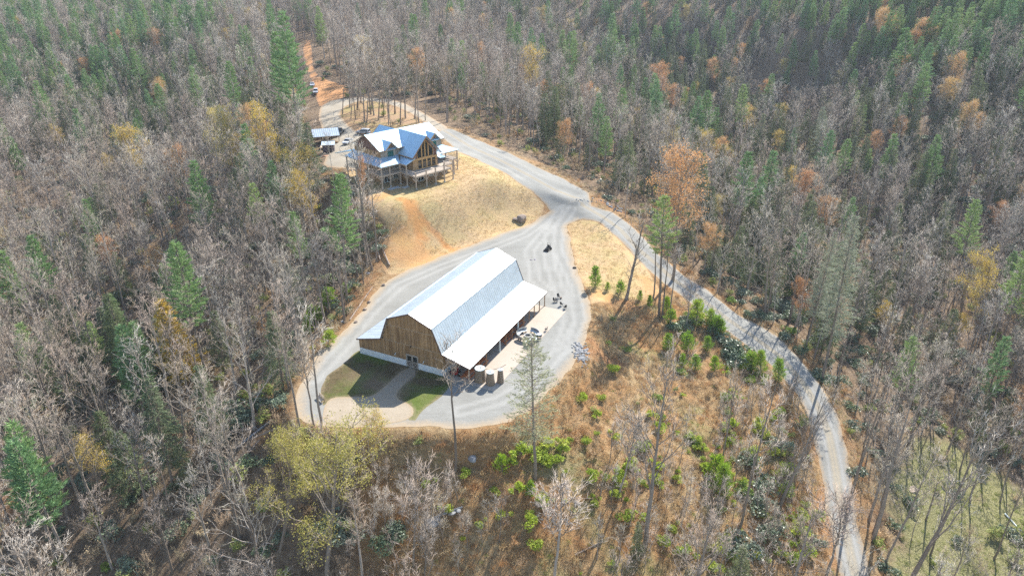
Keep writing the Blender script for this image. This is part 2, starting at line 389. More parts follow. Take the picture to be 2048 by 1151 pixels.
def sheet(name, S, off, mat, attrs=None, jag=.25, seed=1, label=None):
    """the part of the terrain where S < 0, cut exactly along the contour and raised by off"""
    s = (S + (val_noise(XX, YY, 1.3, seed) + val_noise(XX, YY, 3.7, seed + 3) * 1.3) * jag).ravel()
    A = {'edge': s}; A.update({k: (v.ravel() if k != 'edge' else v.ravel() + s - S.ravel()) for k, v in (attrs or {}).items()})
    keys = list(A); M = np.stack([P3[:, 0], P3[:, 1], P3[:, 2] + off] + [A[k] for k in keys], 1)
    st = s[TRI]; full = (st < 0).all(1); part = (st < 0).any(1) & ~full
    V = [M]; T = [TRI[full]]; nv = len(M); nt_ = []; extra = []
    for tr in TRI[part]:
        pts = []
        for q in range(3):
            i0, i1 = tr[q], tr[(q + 1) % 3]; s0, s1 = s[i0], s[i1]
            if s0 < 0: pts.append(int(i0))
            if (s0 < 0) != (s1 < 0):
                f = s0 / (s0 - s1); extra.append(M[i0] * (1 - f) + M[i1] * f); pts.append(nv + len(extra) - 1)
        for q in range(1, len(pts) - 1): nt_.append((pts[0], pts[q], pts[q + 1]))
    if extra: V.append(np.array(extra))
    if nt_: T.append(np.array(nt_))
    V = np.concatenate(V); T = np.concatenate(T); used, inv = np.unique(T, return_inverse=True); T = inv.reshape(T.shape); V = V[used]
    me = tri_mesh(name, V[:, :3], T, mat, {k: V[:, 3 + i] for i, k in enumerate(keys)})
    me.polygons.foreach_set('use_smooth', [True] * len(me.polygons))
    o = bpy.data.objects.new(name, me); C.objects.link(o); tag(o, label, None, None, 'structure'); return o

# ---- ground materials
def ground_mat():
    m, t, b = nt('forest_floor'); v = coords(t)
    n1 = noise(t, v, .09, 6, .6); n2 = noise(t, v, 1.1, 8, .7); n3 = noise(t, v, 5.5, 4, .7)
    litter = ramp(t, n2, [(.32, (.11, .082, .06)), (.5, (.30, .22, .15)), (.68, (.46, .36, .25))])
    litter = mix(t, math_n(t, 'MULTIPLY', n1, .5), litter, (.20, .13, .075))
    brush = ramp(t, n2, [(.28, (.17, .115, .07)), (.5, (.46, .32, .17)), (.7, (.64, .49, .28))])
    patch = ramp(t, n1, [(.42, (0, 0, 0)), (.6, (1, 1, 1))])
    brush = mix(t, math_n(t, 'MULTIPLY', patch, .65), brush, (.52, .27, .11))
    green = ramp(t, n3, [(.35, (.20, .20, .075)), (.65, (.43, .41, .21))])
    clay = ramp(t, n2, [(.3, (.40, .19, .08)), (.7, (.55, .30, .15))])
    col = mix(t, attr(t, 'brush').outputs['Fac'], litter, brush)
    col = mix(t, attr(t, 'clay').outputs['Fac'], col, clay)
    col = mix(t, attr(t, 'green').outputs['Fac'], col, green)
    col = mix(t, .45, col, ramp(t, n3, [(.3, (.35, .33, .32)), (.7, (1, 1, 1))]), 'MULTIPLY')
    t.links.new(col, b.inputs['Base Color']); b.inputs['Roughness'].default_value = 1; b.inputs['Specular IOR Level'].default_value = .1
    bump(t, b, math_n(t, 'ADD', n2, n3), 1.0, .35); return m

def gravel_mat(name, c_hi, c_lo, edge_c, edge_w=1.1, tracks=False, track_c=(.46, .38, .26)):
    m, t, b = nt(name); v = coords(t)
    n1 = noise(t, v, .13, 5, .6); n2 = noise(t, v, 2.2, 6, .65); n3 = noise(t, v, 14, 3, .8); n4 = noise(t, coords(t, (.25, 1.6, 1), rot=(0, 0, .55)), .8, 5, .6, 1.2)
    col = ramp(t, n1, [(.35, c_lo), (.65, c_hi)])
    col = mix(t, .45, col, ramp(t, n3, [(.3, (.7, .7, .7)), (.55, (1, 1, 1))]), 'MULTIPLY')
    col = mix(t, .35, col, ramp(t, n4, [(.38, (.80, .79, .77)), (.6, (1, 1, 1))]), 'MULTIPLY')
    col = mix(t, .3, col, ramp(t, n2, [(.3, (.7, .68, .64)), (.65, (1, 1, 1))]), 'MULTIPLY')
    if not tracks: col = mix(t, math_n(t, 'MULTIPLY', attr(t, 'track').outputs['Fac'], .32), col, (.45, .44, .41))
    if tracks:
        cr = math_n(t, 'ABSOLUTE', attr(t, 'cross').outputs['Fac'])
        mid = math_n(t, 'SUBTRACT', 1.0, math_n(t, 'MULTIPLY', math_n(t, 'ABSOLUTE', math_n(t, 'SUBTRACT', cr, .25)), 1.7), True)
        mid = math_n(t, 'MULTIPLY', mid, math_n(t, 'ADD', math_n(t, 'MULTIPLY', n2, 1.4), .0), True)
        col = mix(t, math_n(t, 'MULTIPLY', mid, .75), col, track_c)
        tr = math_n(t, 'SUBTRACT', 1.0, math_n(t, 'MULTIPLY', math_n(t, 'ABSOLUTE', math_n(t, 'SUBTRACT', cr, 1.0)), 2.6), True)
        col = mix(t, math_n(t, 'MULTIPLY', tr, .3), col, (.46, .45, .43))
    e = math_n(t, 'ADD', attr(t, 'edge').outputs['Fac'], math_n(t, 'MULTIPLY', math_n(t, 'SUBTRACT', n2, .5), 2.2))
    e = math_n(t, 'MULTIPLY', math_n(t, 'ADD', e, edge_w), 1 / edge_w, True)
    col = mix(t, math_n(t, 'MULTIPLY', e, .8), col, edge_c)
    t.links.new(col, b.inputs['Base Color']); b.inputs['Roughness'].default_value = .95; b.inputs['Specular IOR Level'].default_value = .15
    bump(t, b, math_n(t, 'ADD', n3, n2), .6, .06); return m

def lawn_mat(name, straw, straw2, green, clay, gk, ck, edge_c):
    m, t, b = nt(name); v = coords(t)
    n1 = noise(t, v, .11, 5, .6, .5); n2 = noise(t, v, 1.4, 7, .7); n3 = noise(t, v, 7, 4, .75); n5 = noise(t, coords(t, (1, 1, 1)), .06, 3)
    col = ramp(t, n2, [(.3, straw2), (.65, straw)])
    g = math_n(t, 'MULTIPLY', ramp(t, n1, [(.45, (0, 0, 0)), (.62, (1, 1, 1))]), gk)
    col = mix(t, g, col, green)
    cl = math_n(t, 'MULTIPLY', attr(t, 'clay').outputs['Fac'], ck)
    col = mix(t, cl, col, clay)
    col = mix(t, .5, col, ramp(t, n3, [(.32, (.42, .38, .34)), (.6, (1, 1, 1))]), 'MULTIPLY')
    dead = math_n(t, 'MULTIPLY', ramp(t, n5, [(.5, (0, 0, 0)), (.62, (1, 1, 1))]), .3)
    col = mix(t, dead, col, (.40, .29, .20))
    e = math_n(t, 'ADD', attr(t, 'edge').outputs['Fac'], math_n(t, 'MULTIPLY', math_n(t, 'SUBTRACT', n2, .5), 2.0))
    e = math_n(t, 'MULTIPLY', math_n(t, 'ADD', e, .7), 1.2, True)
    col = mix(t, math_n(t, 'MULTIPLY', e, .6), col, edge_c)
    t.links.new(col, b.inputs['Base Color']); b.inputs['Roughness'].default_value = 1; b.inputs['Specular IOR Level'].default_value = .1
    bump(t, b, math_n(t, 'ADD', n3, n2), .9, .16); return m

clay_attr = np.zeros(XX.shape)
def streak(p0, p1, w, k):
    a_, b_ = march(*p0, base_h), march(*p1, base_h)
    d, _, _ = line_info(np.array([a_, b_]), [0, 0], XX[near], YY[near]); q = clay_attr[near]
    clay_attr[near] = np.maximum(q, k * (1 - sst(w * .4, w * 1.3, d + val_noise(XX[near], YY[near], 1.1, 9) * w)))
streak((800, 405), (905, 492), 1.0, 1); streak((824, 420), (842, 475), 1.8, .95); streak((905, 492), (985, 470), .9, .6);
streak((1175, 720), (1240, 725), 1.5, .9); streak((1165, 690), (1225, 735), .9, .9); streak((1290, 560), (1345, 640), 2.0, .55); streak((1175, 590), (1260, 610), 2, .6)
streak((1200, 400), (1250, 430), 1.3, .6); streak((1110, 720), (1150, 725), 1.2, .6); streak((735, 560), (690, 640), 2.5, .55); streak((1390, 690), (1420, 740), 3, .5)
streak((1440, 655), (1640, 900), 1.2, .45); streak((0, 1000), (60, 1010), 3, .7)
streak((1640, 960), (1665, 1120), 1.5, .5); streak((745, 410), (780, 380), 2, .5)
streak((775, 515), (880, 515), 3.6, .62); streak((800, 470), (850, 500), 3.0, .6)
brush_attr = 1 - sst(-2, 5, S_BRUSH + val_noise(XX, YY, 6, 8) * 6)
brush_attr = np.maximum(brush_attr, .75 * (1 - sst(1, 7, np.minimum.reduce([S_YARD, S_LAWN, S_ROAD]) + val_noise(XX, YY, 4, 2) * 5)))
green_attr = .9 * (1 - sst(-3, 2, S_MEAD + val_noise(XX, YY, 3, 3) * 5))
green_attr = np.maximum(green_attr, .55 * brush_attr * sst(.05, .3, val_noise(XX, YY, 7, 12) + val_noise(XX, YY, 2.2, 13) * .6) * (S_BRUSH < -4))
me = tri_mesh('ground', P3, TRI, ground_mat(), {'brush': brush_attr, 'clay': clay_attr * (S_LAWN > 0), 'green': green_attr})
me.polygons.foreach_set('use_smooth', [True] * len(me.polygons))
go = bpy.data.objects.new('ground', me); C.objects.link(go); tag(go, 'brown leaf littered mountain ground under the woods', None, None, 'structure')

M_GRAVEL = gravel_mat('gravel_grey', (.315, .312, .288), (.262, .258, .236), (.42, .31, .19), 1.8)
M_ROAD = gravel_mat('gravel_road', (.33, .325, .298), (.265, .26, .236), (.36, .26, .16), .8, True, (.42, .34, .22))
M_PEA = gravel_mat('pea_gravel', (.42, .355, .27), (.35, .29, .215), (.36, .27, .17), .5)
M_CLAY = gravel_mat('clay_road', (.62, .33, .15), (.52, .26, .11), (.34, .20, .12), .8)
S_ALLG = np.minimum.reduce([S_YARD, S_ROAD, S_BACK])
TRK = np.zeros(XX.shape)
for pl_ in ([(1125, 415), (1100, 460), (1098, 520), (1118, 580), (1140, 640), (1120, 700), (1070, 760), (1000, 800), (920, 822)], [(1120, 420), (1050, 470), (960, 505), (880, 535), (800, 570), (740, 625), (690, 690), (625, 760)], [(1150, 425), (1120, 450), (1115, 500), (1150, 570), (1160, 640), (1130, 700)], [(1110, 440), (1060, 500), (1070, 560), (1120, 600)]):
    d_, _, _ = line_info(poly_w(pl_, 0.0), [0] * len(pl_), XX[near], YY[near]); TRK[near] = np.maximum(TRK[near], 1 - sst(.1, .75, np.abs(d_ - 1.0)))
sheet('gravel_yard', S_YARD, .020, M_GRAVEL, {'edge': S_ALLG, 'track': TRK}, .5, 1, 'pale grey gravel yard all round the barn')
sheet('gravel_road', np.maximum(S_ROAD, -S_YARD - 1.2), .012, M_ROAD, {'edge': S_ALLG, 'cross': np.where(np.abs(CROSS) < np.abs(CROSSB), CROSS, CROSSB)}, .42, 2, 'pale gravel road curving down the wooded hill')
sheet('gravel_drive', np.maximum(np.maximum(S_BACK, -S_ROAD - 1.2), -S_HP), .006, gravel_mat('drive_gravel', (.44, .39, .31), (.36, .31, .24), (.42, .28, .16)), {'edge': S_ALLG}, .3, 3, 'sandy gravel drive looping behind the log house')
sheet('clay_track', np.maximum(S_CLAY, -S_BACK), .012, M_CLAY, None, .12, 4, 'orange clay track climbing into the woods')
M_HL = lawn_mat('straw_lawn', (.66, .48, .255), (.48, .335, .185), (.42, .38, .15), (.60, .28, .10), .45, .85, (.34, .20, .11))
sheet('hill_lawn', np.maximum(np.minimum(S_LAWN, S_HP - .5), -S_ROAD), .008, M_HL, {'clay': clay_attr}, .25, 5, 'dry straw coloured lawn on the slope below the house')
sheet('island_lawn', np.maximum(np.maximum(S_ISL, -S_YARD), -S_ROAD), .008, M_HL, {'clay': clay_attr}, .3, 6, 'orange dry grass patch between yard and road')
sheet('back_lawn', np.maximum(np.maximum(S_BL2, -S_BACK), -S_HP), .008, lawn_mat('back_lawn_mat', (.46, .30, .17), (.26, .17, .10), (.34, .32, .12), (.5, .25, .1), .5, .6, (.25, .16, .1)), {'clay': clay_attr}, .4, 7, 'leafy ground inside the drive loop behind the house')
BG = np.maximum(S_BLAWN, -S_PEA - .0)
sheet('barn_lawn', BG, .024, lawn_mat('barn_lawn_mat', (.17, .13, .07), (.09, .075, .04), (.12, .165, .035), (.5, .25, .1), .95, 0, (.34, .27, .17)), {'clay': clay_attr * 0}, .12, 8, 'green and brown grass in front of the barn gable')
sheet('pea_gravel_path', S_PEA, .036, M_PEA, None, .1, 9, 'tan pea gravel path from the barn doors to its apron')

# ------------------------------------------------------------------ building materials
def metal_roof(name, col, rough=.38, metal=.75, pitch=.46):
    m, t, b = nt(name); v = coords(t); n = noise(t, v, .7, 4, .6); n2 = noise(t, v, 4, 3)
    c = ramp(t, n, [(.3, tuple(x * .9 for x in col)), (.7, col)])
    t.links.new(c, b.inputs['Base Color']); b.inputs['Metallic'].default_value = metal
    t.links.new(math_n(t, 'ADD', math_n(t, 'MULTIPLY', n, .12), rough - .06), b.inputs['Roughness'])
    return m
M_ROOF = metal_roof('galvanised_roof', (.63, .70, .74), .45, .55)
M_ROOF_H = metal_roof('house_roof', (.50, .69, .83), .42, .4)
M_TRIM_D = pmat('bronze_trim', (.16, .10, .085), (.10, .07, .06), 3, .5, .3)
def board_mat(name, cols, groove=None, rough=.85):
    m, t, b = nt(name); a_ = attr(t, 'tone'); v = coords(t, (3.2, 3.2, .35)); n = noise(t, v, 2.2, 7, .65); n2 = noise(t, coords(t), .5, 4)
    c = ramp(t, a_.outputs['Fac'], [(i / (len(cols) - 1), q) for i, q in enumerate(cols)])
    c = mix(t, .7, c, ramp(t, n, [(.3, (.45, .42, .40)), (.7, (1.1, 1.08, 1.05))]), 'MULTIPLY')
    c = mix(t, .5, c, ramp(t, n2, [(.35, (.6, .58, .56)), (.62, (1, 1, 1))]), 'MULTIPLY')
    t.links.new(c, b.inputs['Base Color']); b.inputs['Roughness'].default_value = rough; bump(t, b, n, .5, .02); return m
M_BOARD = board_mat('barn_board', [(.26, .155, .075), (.36, .22, .105), (.45, .285, .14), (.33, .21, .11), (.49, .32, .17)])
M_WAIN = pmat('white_metal_panel', (.74, .78, .80), (.66, .70, .73), 1.2, .45, .1)
M_WOOD = pmat('timber', (.36, .22, .12), (.24, .14, .075), 2.5, .8, stretch=(4, 4, .6), bumps=.3)
M_WOODP = pmat('pale_timber', (.54, .44, .34), (.43, .34, .26), 2.5, .8, stretch=(4, 4, .6), bumps=.2)
M_ORANGE = pmat('orange_stained_wood', (.62, .20, .07), (.45, .14, .05), 2.5, .6, stretch=(3, 3, 1), bumps=.2)
M_WHITE = pmat('white_paint', (.66, .66, .65), (.60, .72, .71), 2, .55)
M_DARK = pmat('black_metal', (.03, .032, .035), (.02, .02, .022), 6, .5, .3)
M_STEEL = pmat('grey_steel', (.42, .43, .44), (.33, .34, .35), 5, .4, .8)
M_RUBBER = pmat('rubber', (.025, .025, .025), (.015, .015, .015), 8, .8)
M_RED = pmat('red_paint', (.55, .03, .03), (.42, .02, .02), 3, .4)
M_CONC = pmat('concrete', (.46, .395, .325), (.42, .355, .29), .35, .9, bumps=.15, detail=8)
M_CONCG = pmat('grey_concrete', (.5, .5, .48), (.4, .4, .385), 1.5, .9, bumps=.2, detail=8)
M_ROCK = pmat('grey_rock', (.38, .385, .39), (.20, .20, .20), 1.6, .9, bumps=.8, detail=8)
M_ROCKB = pmat('brown_rock', (.40, .33, .27), (.20, .15, .12), 1.3, .95, bumps=.9, detail=8)
M_GLASS, _t, _b = nt('window_glass'); _b.inputs['Base Color'].default_value = (.015, .022, .022, 1); _b.inputs['Roughness'].default_value = .06; _b.inputs['Specular IOR Level'].default_value = .8
M_GLASSG, _t, _b = nt('greenish_glass'); _b.inputs['Base Color'].default_value = (.02, .14, .12, 1); _b.inputs['Roughness'].default_value = .08; _b.inputs['Specular IOR Level'].default_value = .8

def set_tone(o, tones):
    me = o.data; a_ = me.attributes.new('tone', 'FLOAT', 'FACE'); a_.data.foreach_set('value', tones)

def boards(name, parent, poly, y, thick, width, mat, x0, x1, holes=(), gap=.018, jit=.012, axis='x', horizontal=False, tone=None):
    """a wall of separate boards clipped to a convex outline (x,z); each board proud of the next by a little"""
    m = MB(); tones = []; x = x0
    if horizontal: lo, hi = min(p[1] for p in poly), max(p[1] for p in poly); x = lo; x1 = hi
    while x < x1 - .02:
        w = width * rnd.uniform(.85, 1.15); e = min(x + w, x1)
        def clipband(pl, u0, u1, ax):
            for s_, lim in ((1, u0), (-1, u1)):
                out = []
                for i in range(len(pl)):
                    p, q = pl[i], pl[(i + 1) % len(pl)]; dp = s_ * (p[ax] - lim); dq = s_ * (q[ax] - lim)
                    if dp >= 0: out.append(p)
                    if (dp >= 0) != (dq >= 0): f = dp / (dp - dq); out.append((p[0] + (q[0] - p[0]) * f, p[1] + (q[1] - p[1]) * f))
                pl = out
                if len(pl) < 3: return []
            return pl
        pl = clipband(list(poly), x, e - gap, 1 if horizontal else 0)
        parts = [pl] if pl else []
        for (hx0, hx1, hz0, hz1) in holes:
            nx = []
            for p_ in parts:
                if not p_: continue
                for r_ in (clipband(p_, -99, hx0, 0), clipband(p_, hx1, 99, 0), clipband(clipband(p_, hx0, hx1, 0) or [], hz1, 99, 1) if clipband(p_, hx0, hx1, 0) else [], clipband(clipband(p_, hx0, hx1, 0) or [], -99, hz0, 1) if clipband(p_, hx0, hx1, 0) else []):
                    if r_ and (max(q[0] for q in r_) - min(q[0] for q in r_)) > .01: nx.append(r_)
            parts = nx
        tn = rnd.random() if tone is None else tone()
        o_ = rnd.uniform(0, jit)
        for p_ in parts:
            k = len(m.f)
            if axis == 'x': m.prism(p_, y - o_ * (1 if thick > 0 else -1), y + thick, 'y')
            else: m.prism(p_, y - o_ * (1 if thick > 0 else -1), y + thick, 'x')
            tones += [tn] * (len(m.f) - k)
        x = e
    o = m.build(name, mat, parent); set_tone(o, tones); return o

# ------------------------------------------------------------------ the barn
def build_barn():
    B = empty('barn', (-16.583, 98.797, 0), -math.atan2(.4376, .8992), 'large gambrel roofed wooden barn with metal roof and open lean-to, in the gravel yard', 'barn')
    a, bq, c = 4.27, 5.93, 11.0; zk, zj, ze, zr, L = 8.44, 4.26, 2.95, 10.2, 30.84; t = .10; OV = .0
    wr = bq + .12                       # right enclosed wall
    prof = [(-c, ze), (-bq, zj), (-a, zk), (0, zr), (a, zk), (bq, zj), (c, ze)]
    names = ['lean_roof', 'steep_roof', 'upper_roof', 'upper_roof', 'steep_roof', 'lean_roof']
    for i in range(6):
        p, q = prof[i], prof[i + 1]; m = MB()
        m.slab([(p[0], OV, p[1]), (q[0], OV, q[1]), (q[0], L, q[1]), (p[0], L, p[1])], t)
        d = Vector((q[0] - p[0], 0, q[1] - p[1])); ln = d.length; d.normalize(); nrm = Vector((-d.z, 0, d.x)); y = .06
        while y < L - .02:            # standing ribs
            A_ = Vector((p[0], y, p[1])) + d * .02 - nrm * .002; B_ = Vector((q[0], y, q[1])) - d * .02 - nrm * .002; w = .03; h = .022
            vs = [A_ + Vector((0, -w, 0)), A_ + Vector((0, w, 0)), A_ + Vector((0, w * .4, 0)) + nrm * h, A_ + Vector((0, -w * .4, 0)) + nrm * h]
            vs += [v + (B_ - A_) for v in vs]
            m.add(vs, [(0, 3, 2, 1), (4, 5, 6, 7), (0, 4, 7, 3), (1, 2, 6, 5), (3, 7, 6, 2)]); y += .613
        m.build(names[i], M_ROOF, B)
    m = MB()
    for x, z in ((0, zr), (-a, zk), (a, zk)): m.tube([(x, -.02, z + .03), (x, L + .02, z + .03)], .07, 6)
    m.build('ridge_cap', M_ROOF, B)
    m = MB()
    for y in (-.03, L + .03):
        for i in range(6): m.bar((prof[i][0], y, prof[i][1] - .09), (prof[i + 1][0], y, prof[i + 1][1] - .09), .05, .22)
    for s in (-1, 1): m.bar((s * (c + .03), -.04, ze - .1), (s * (c + .03), L + .04, ze - .1), .05, .2)
    m.build('roof_trim', M_TRIM_D, B)
    # front gable: three tiers of vertical boards
    y0 = .32; wl = -c + .25; bt = 1.2
    under = lambda x: np.interp(x, [p[0] for p in prof], [p[1] for p in prof]) - .13
    door = (-1.2, 1.1, -1, 2.35)
    def outline(z0, z1):
        xs = sorted(set([wl, wr] + [p[0] for p in prof if wl < p[0] < wr] + list(np.linspace(wl, wr, 60)))); top = [(x, min(under(x), z1)) for x in xs if under(x) > z0 + .02]
        return [(top[0][0], z0)] + top + [(top[-1][0], z0)]
    for z0, z1, h_ in ((bt, 4.15, [door]), (4.17, 7.1, []), (7.12, 11, [])):
        boards('gable_boards', B, outline(z0, z1), y0, .1, .235, M_BOARD, wl, wr, h_)
    m = MB()
    for z, x0, x1 in ((4.16, -5.95, 5.95), (7.11, -4.65, 4.65)): m.box(((x0 + x1) / 2, y0 - .03, z), (x1 - x0 - .3, .05, .05))
    m.build('seam_flashing', pmat('seam_flashing', (.50, .40, .28), None, 3, .6), B)
    m = MB()
    def wain(x0, x1):
        m.box(((x0 + x1) / 2, y0 + .03, bt / 2 - .03), (x1 - x0, .1, bt + .05)); x = x0 + .1
        while x < x1: m.box((x, y0 - .032, bt / 2), (.05, .03, bt - .02)); x += .23
    wain(wl, door[0]); wain(door[1], wr)
    m.build('white_panel', M_WAIN, B)
    m = MB()   # side and back walls
    m.box((wr - .04, L / 2 + .1, bt / 2), (.1, L - .9, bt), 0); m.box((wl + .04, L / 2 + .1, bt / 2), (.1, L - .9, bt), 0)
    for yy in np.arange(.6, L - .5, .23):
        m.box((wr + .025, yy, bt / 2), (.03, .05, bt - .03), 0)
    m.build('white_panel', M_WAIN, B)
    boards('side_boards', B, [(y0 + .12, bt), (L - .3, bt), (L - .3, 4.05), (y0 + .12, 4.05)], wr + .01, -.1, .24, M_BOARD, y0 + .12, L - .3, (), axis='y')
    boards('side_boards', B, [(y0 + .12, bt), (L - .3, bt), (L - .3, ze - .13), (y0 + .12, ze - .13)], wl - .01, .1, .24, M_BOARD, y0 + .12, L - .3, (), axis='y')
    boards('back_boards', B, outline(0, 11), L - .3, -.1, .24, M_BOARD, wl, wr)
    # doors
    for s in (-1, 1):
        x0, x1 = (-1.12, -.07) if s < 0 else (-.03, 1.02); cx = (x0 + x1) / 2; w = x1 - x0
        m = MB(); m.box((cx, y0 + .07, 1.15), (w, .06, 2.26), 1)
        for xx in (x0 + .06, x1 - .06): m.box((xx, y0 + .02, 1.15), (.12, .06, 2.26), 0)
        for zz in (.08, 1.1, 2.22): m.box((cx, y0 + .018, zz), (w - .24, .06, .12), 0)
        m.bar((x0 + .13, y0 + .015, .16), (x1 - .13, y0 + .015, 1.04), .05, .09, 0); m.bar((x0 + .13, y0 + .012, 1.04), (x1 - .13, y0 + .012, .16), .05, .09, 0)
        dr = m.build('door', [pmat('door_frame_wood', (.42, .38, .32), (.30, .26, .22), 3, .8), pmat('door_wood', (.09, .065, .05), (.06, .045, .035), 3, .7)], B)
        g = MB(); g.box((cx, y0 + .03, 1.66), (w - .26, .03, .98)); g.build('window', M_GLASS, dr)
        h = MB(); h.box((cx + (.42 if s < 0 else -.42), y0 - .03, 1.12), (.03, .04, .3)); h.build('handle', M_DARK, dr)
    m = MB()
    for xx in (-1.18, 1.08): m.box((xx, y0 - .02, 1.18), (.09, .1, 2.36))
    m.box((-.05, y0 - .02, 2.36), (2.35, .1, .12)); m.build('door_frame', pmat('frame_grey', (.40, .37, .33), None, 3, .8), B)
    for x, z in ((-3.28, 1.85), (2.25, 1.72), (-.12, 4.0)):
        m = MB(); m.box((x, y0 - .05, z + .1), (.14, .06, .2), 0); m.tube([(x, y0 - .06, z + .12), (x, y0 - .2, z + .16), (x, y0 - .24, z + .05)], .02, 5, 0); m.tube([(x, y0 - .24, z + .07), (x, y0 - .24, z - .05)], [.04, .13], 8, 0)
        m.build('wall_lamp', M_WHITE if z < 3 else M_DARK, B)
    # lean-to
    for i, y in enumerate([.3, 3.7, 6.2, 11.1, 13.5, 15.95, 18.4, 20.8, 23.2, 25.5, 27.9, 30.4]):
        pale = i in (3, 6)
        m = MB(); w = .2 if pale else .14; m.box((c - .3, y, 1.36), (w, w, 2.72)); m.box((c - .3, y, .05), (w + .1, w + .1, .1)); o = m.build('post', M_WHITE if pale else (M_WOOD if i else M_WOODP), B)
        if pale: o['label'] = 'white painted post'
        if i == 0: o['label'] = 'pale corner post'
    m = MB(); m.box((c - .3, L / 2, 2.83), (.12, L - .2, .2)); m.build('beam', M_WOOD, B)
    m = MB()
    for y in np.arange(.3, L, 1.2):
        m.bar((wr, y, zj - .24), (c - .1, y, ze - .14), .05, .15)
    o = m.build('rafters', M_WOOD, B)
    m = MB(); m.box((wr + .02, L / 2, 3.95), (.05, L - .2, .2)); m.build('ledger', M_WOOD, B)
    return B
barn = build_barn()
BM = Matrix.Translation(barn.location) @ Matrix.Rotation(barn.rotation_euler.z, 4, 'Z')
def bw(x, y, z=0): return BM @ Vector((x, y, z))
BZ = barn.rotation_euler.z
# concrete slab under and beside the lean-to (part of the ground)
m = MB()
for i, y in enumerate(np.arange(0, 30.2, 6.04)):
    for x0, x1 in ((6.1, 10.55), (10.57, 15.3)):
        m.box(((x0 + x1) / 2, y + 3.01, .03), (x1 - x0, 6.02 if True else 0, .1))
o = m.build('patio_slab', M_CONC); o.location = barn.location; o.rotation_euler.z = BZ
tag(o, 'tan concrete patio slab beside the barn lean-to', None, None, 'structure')

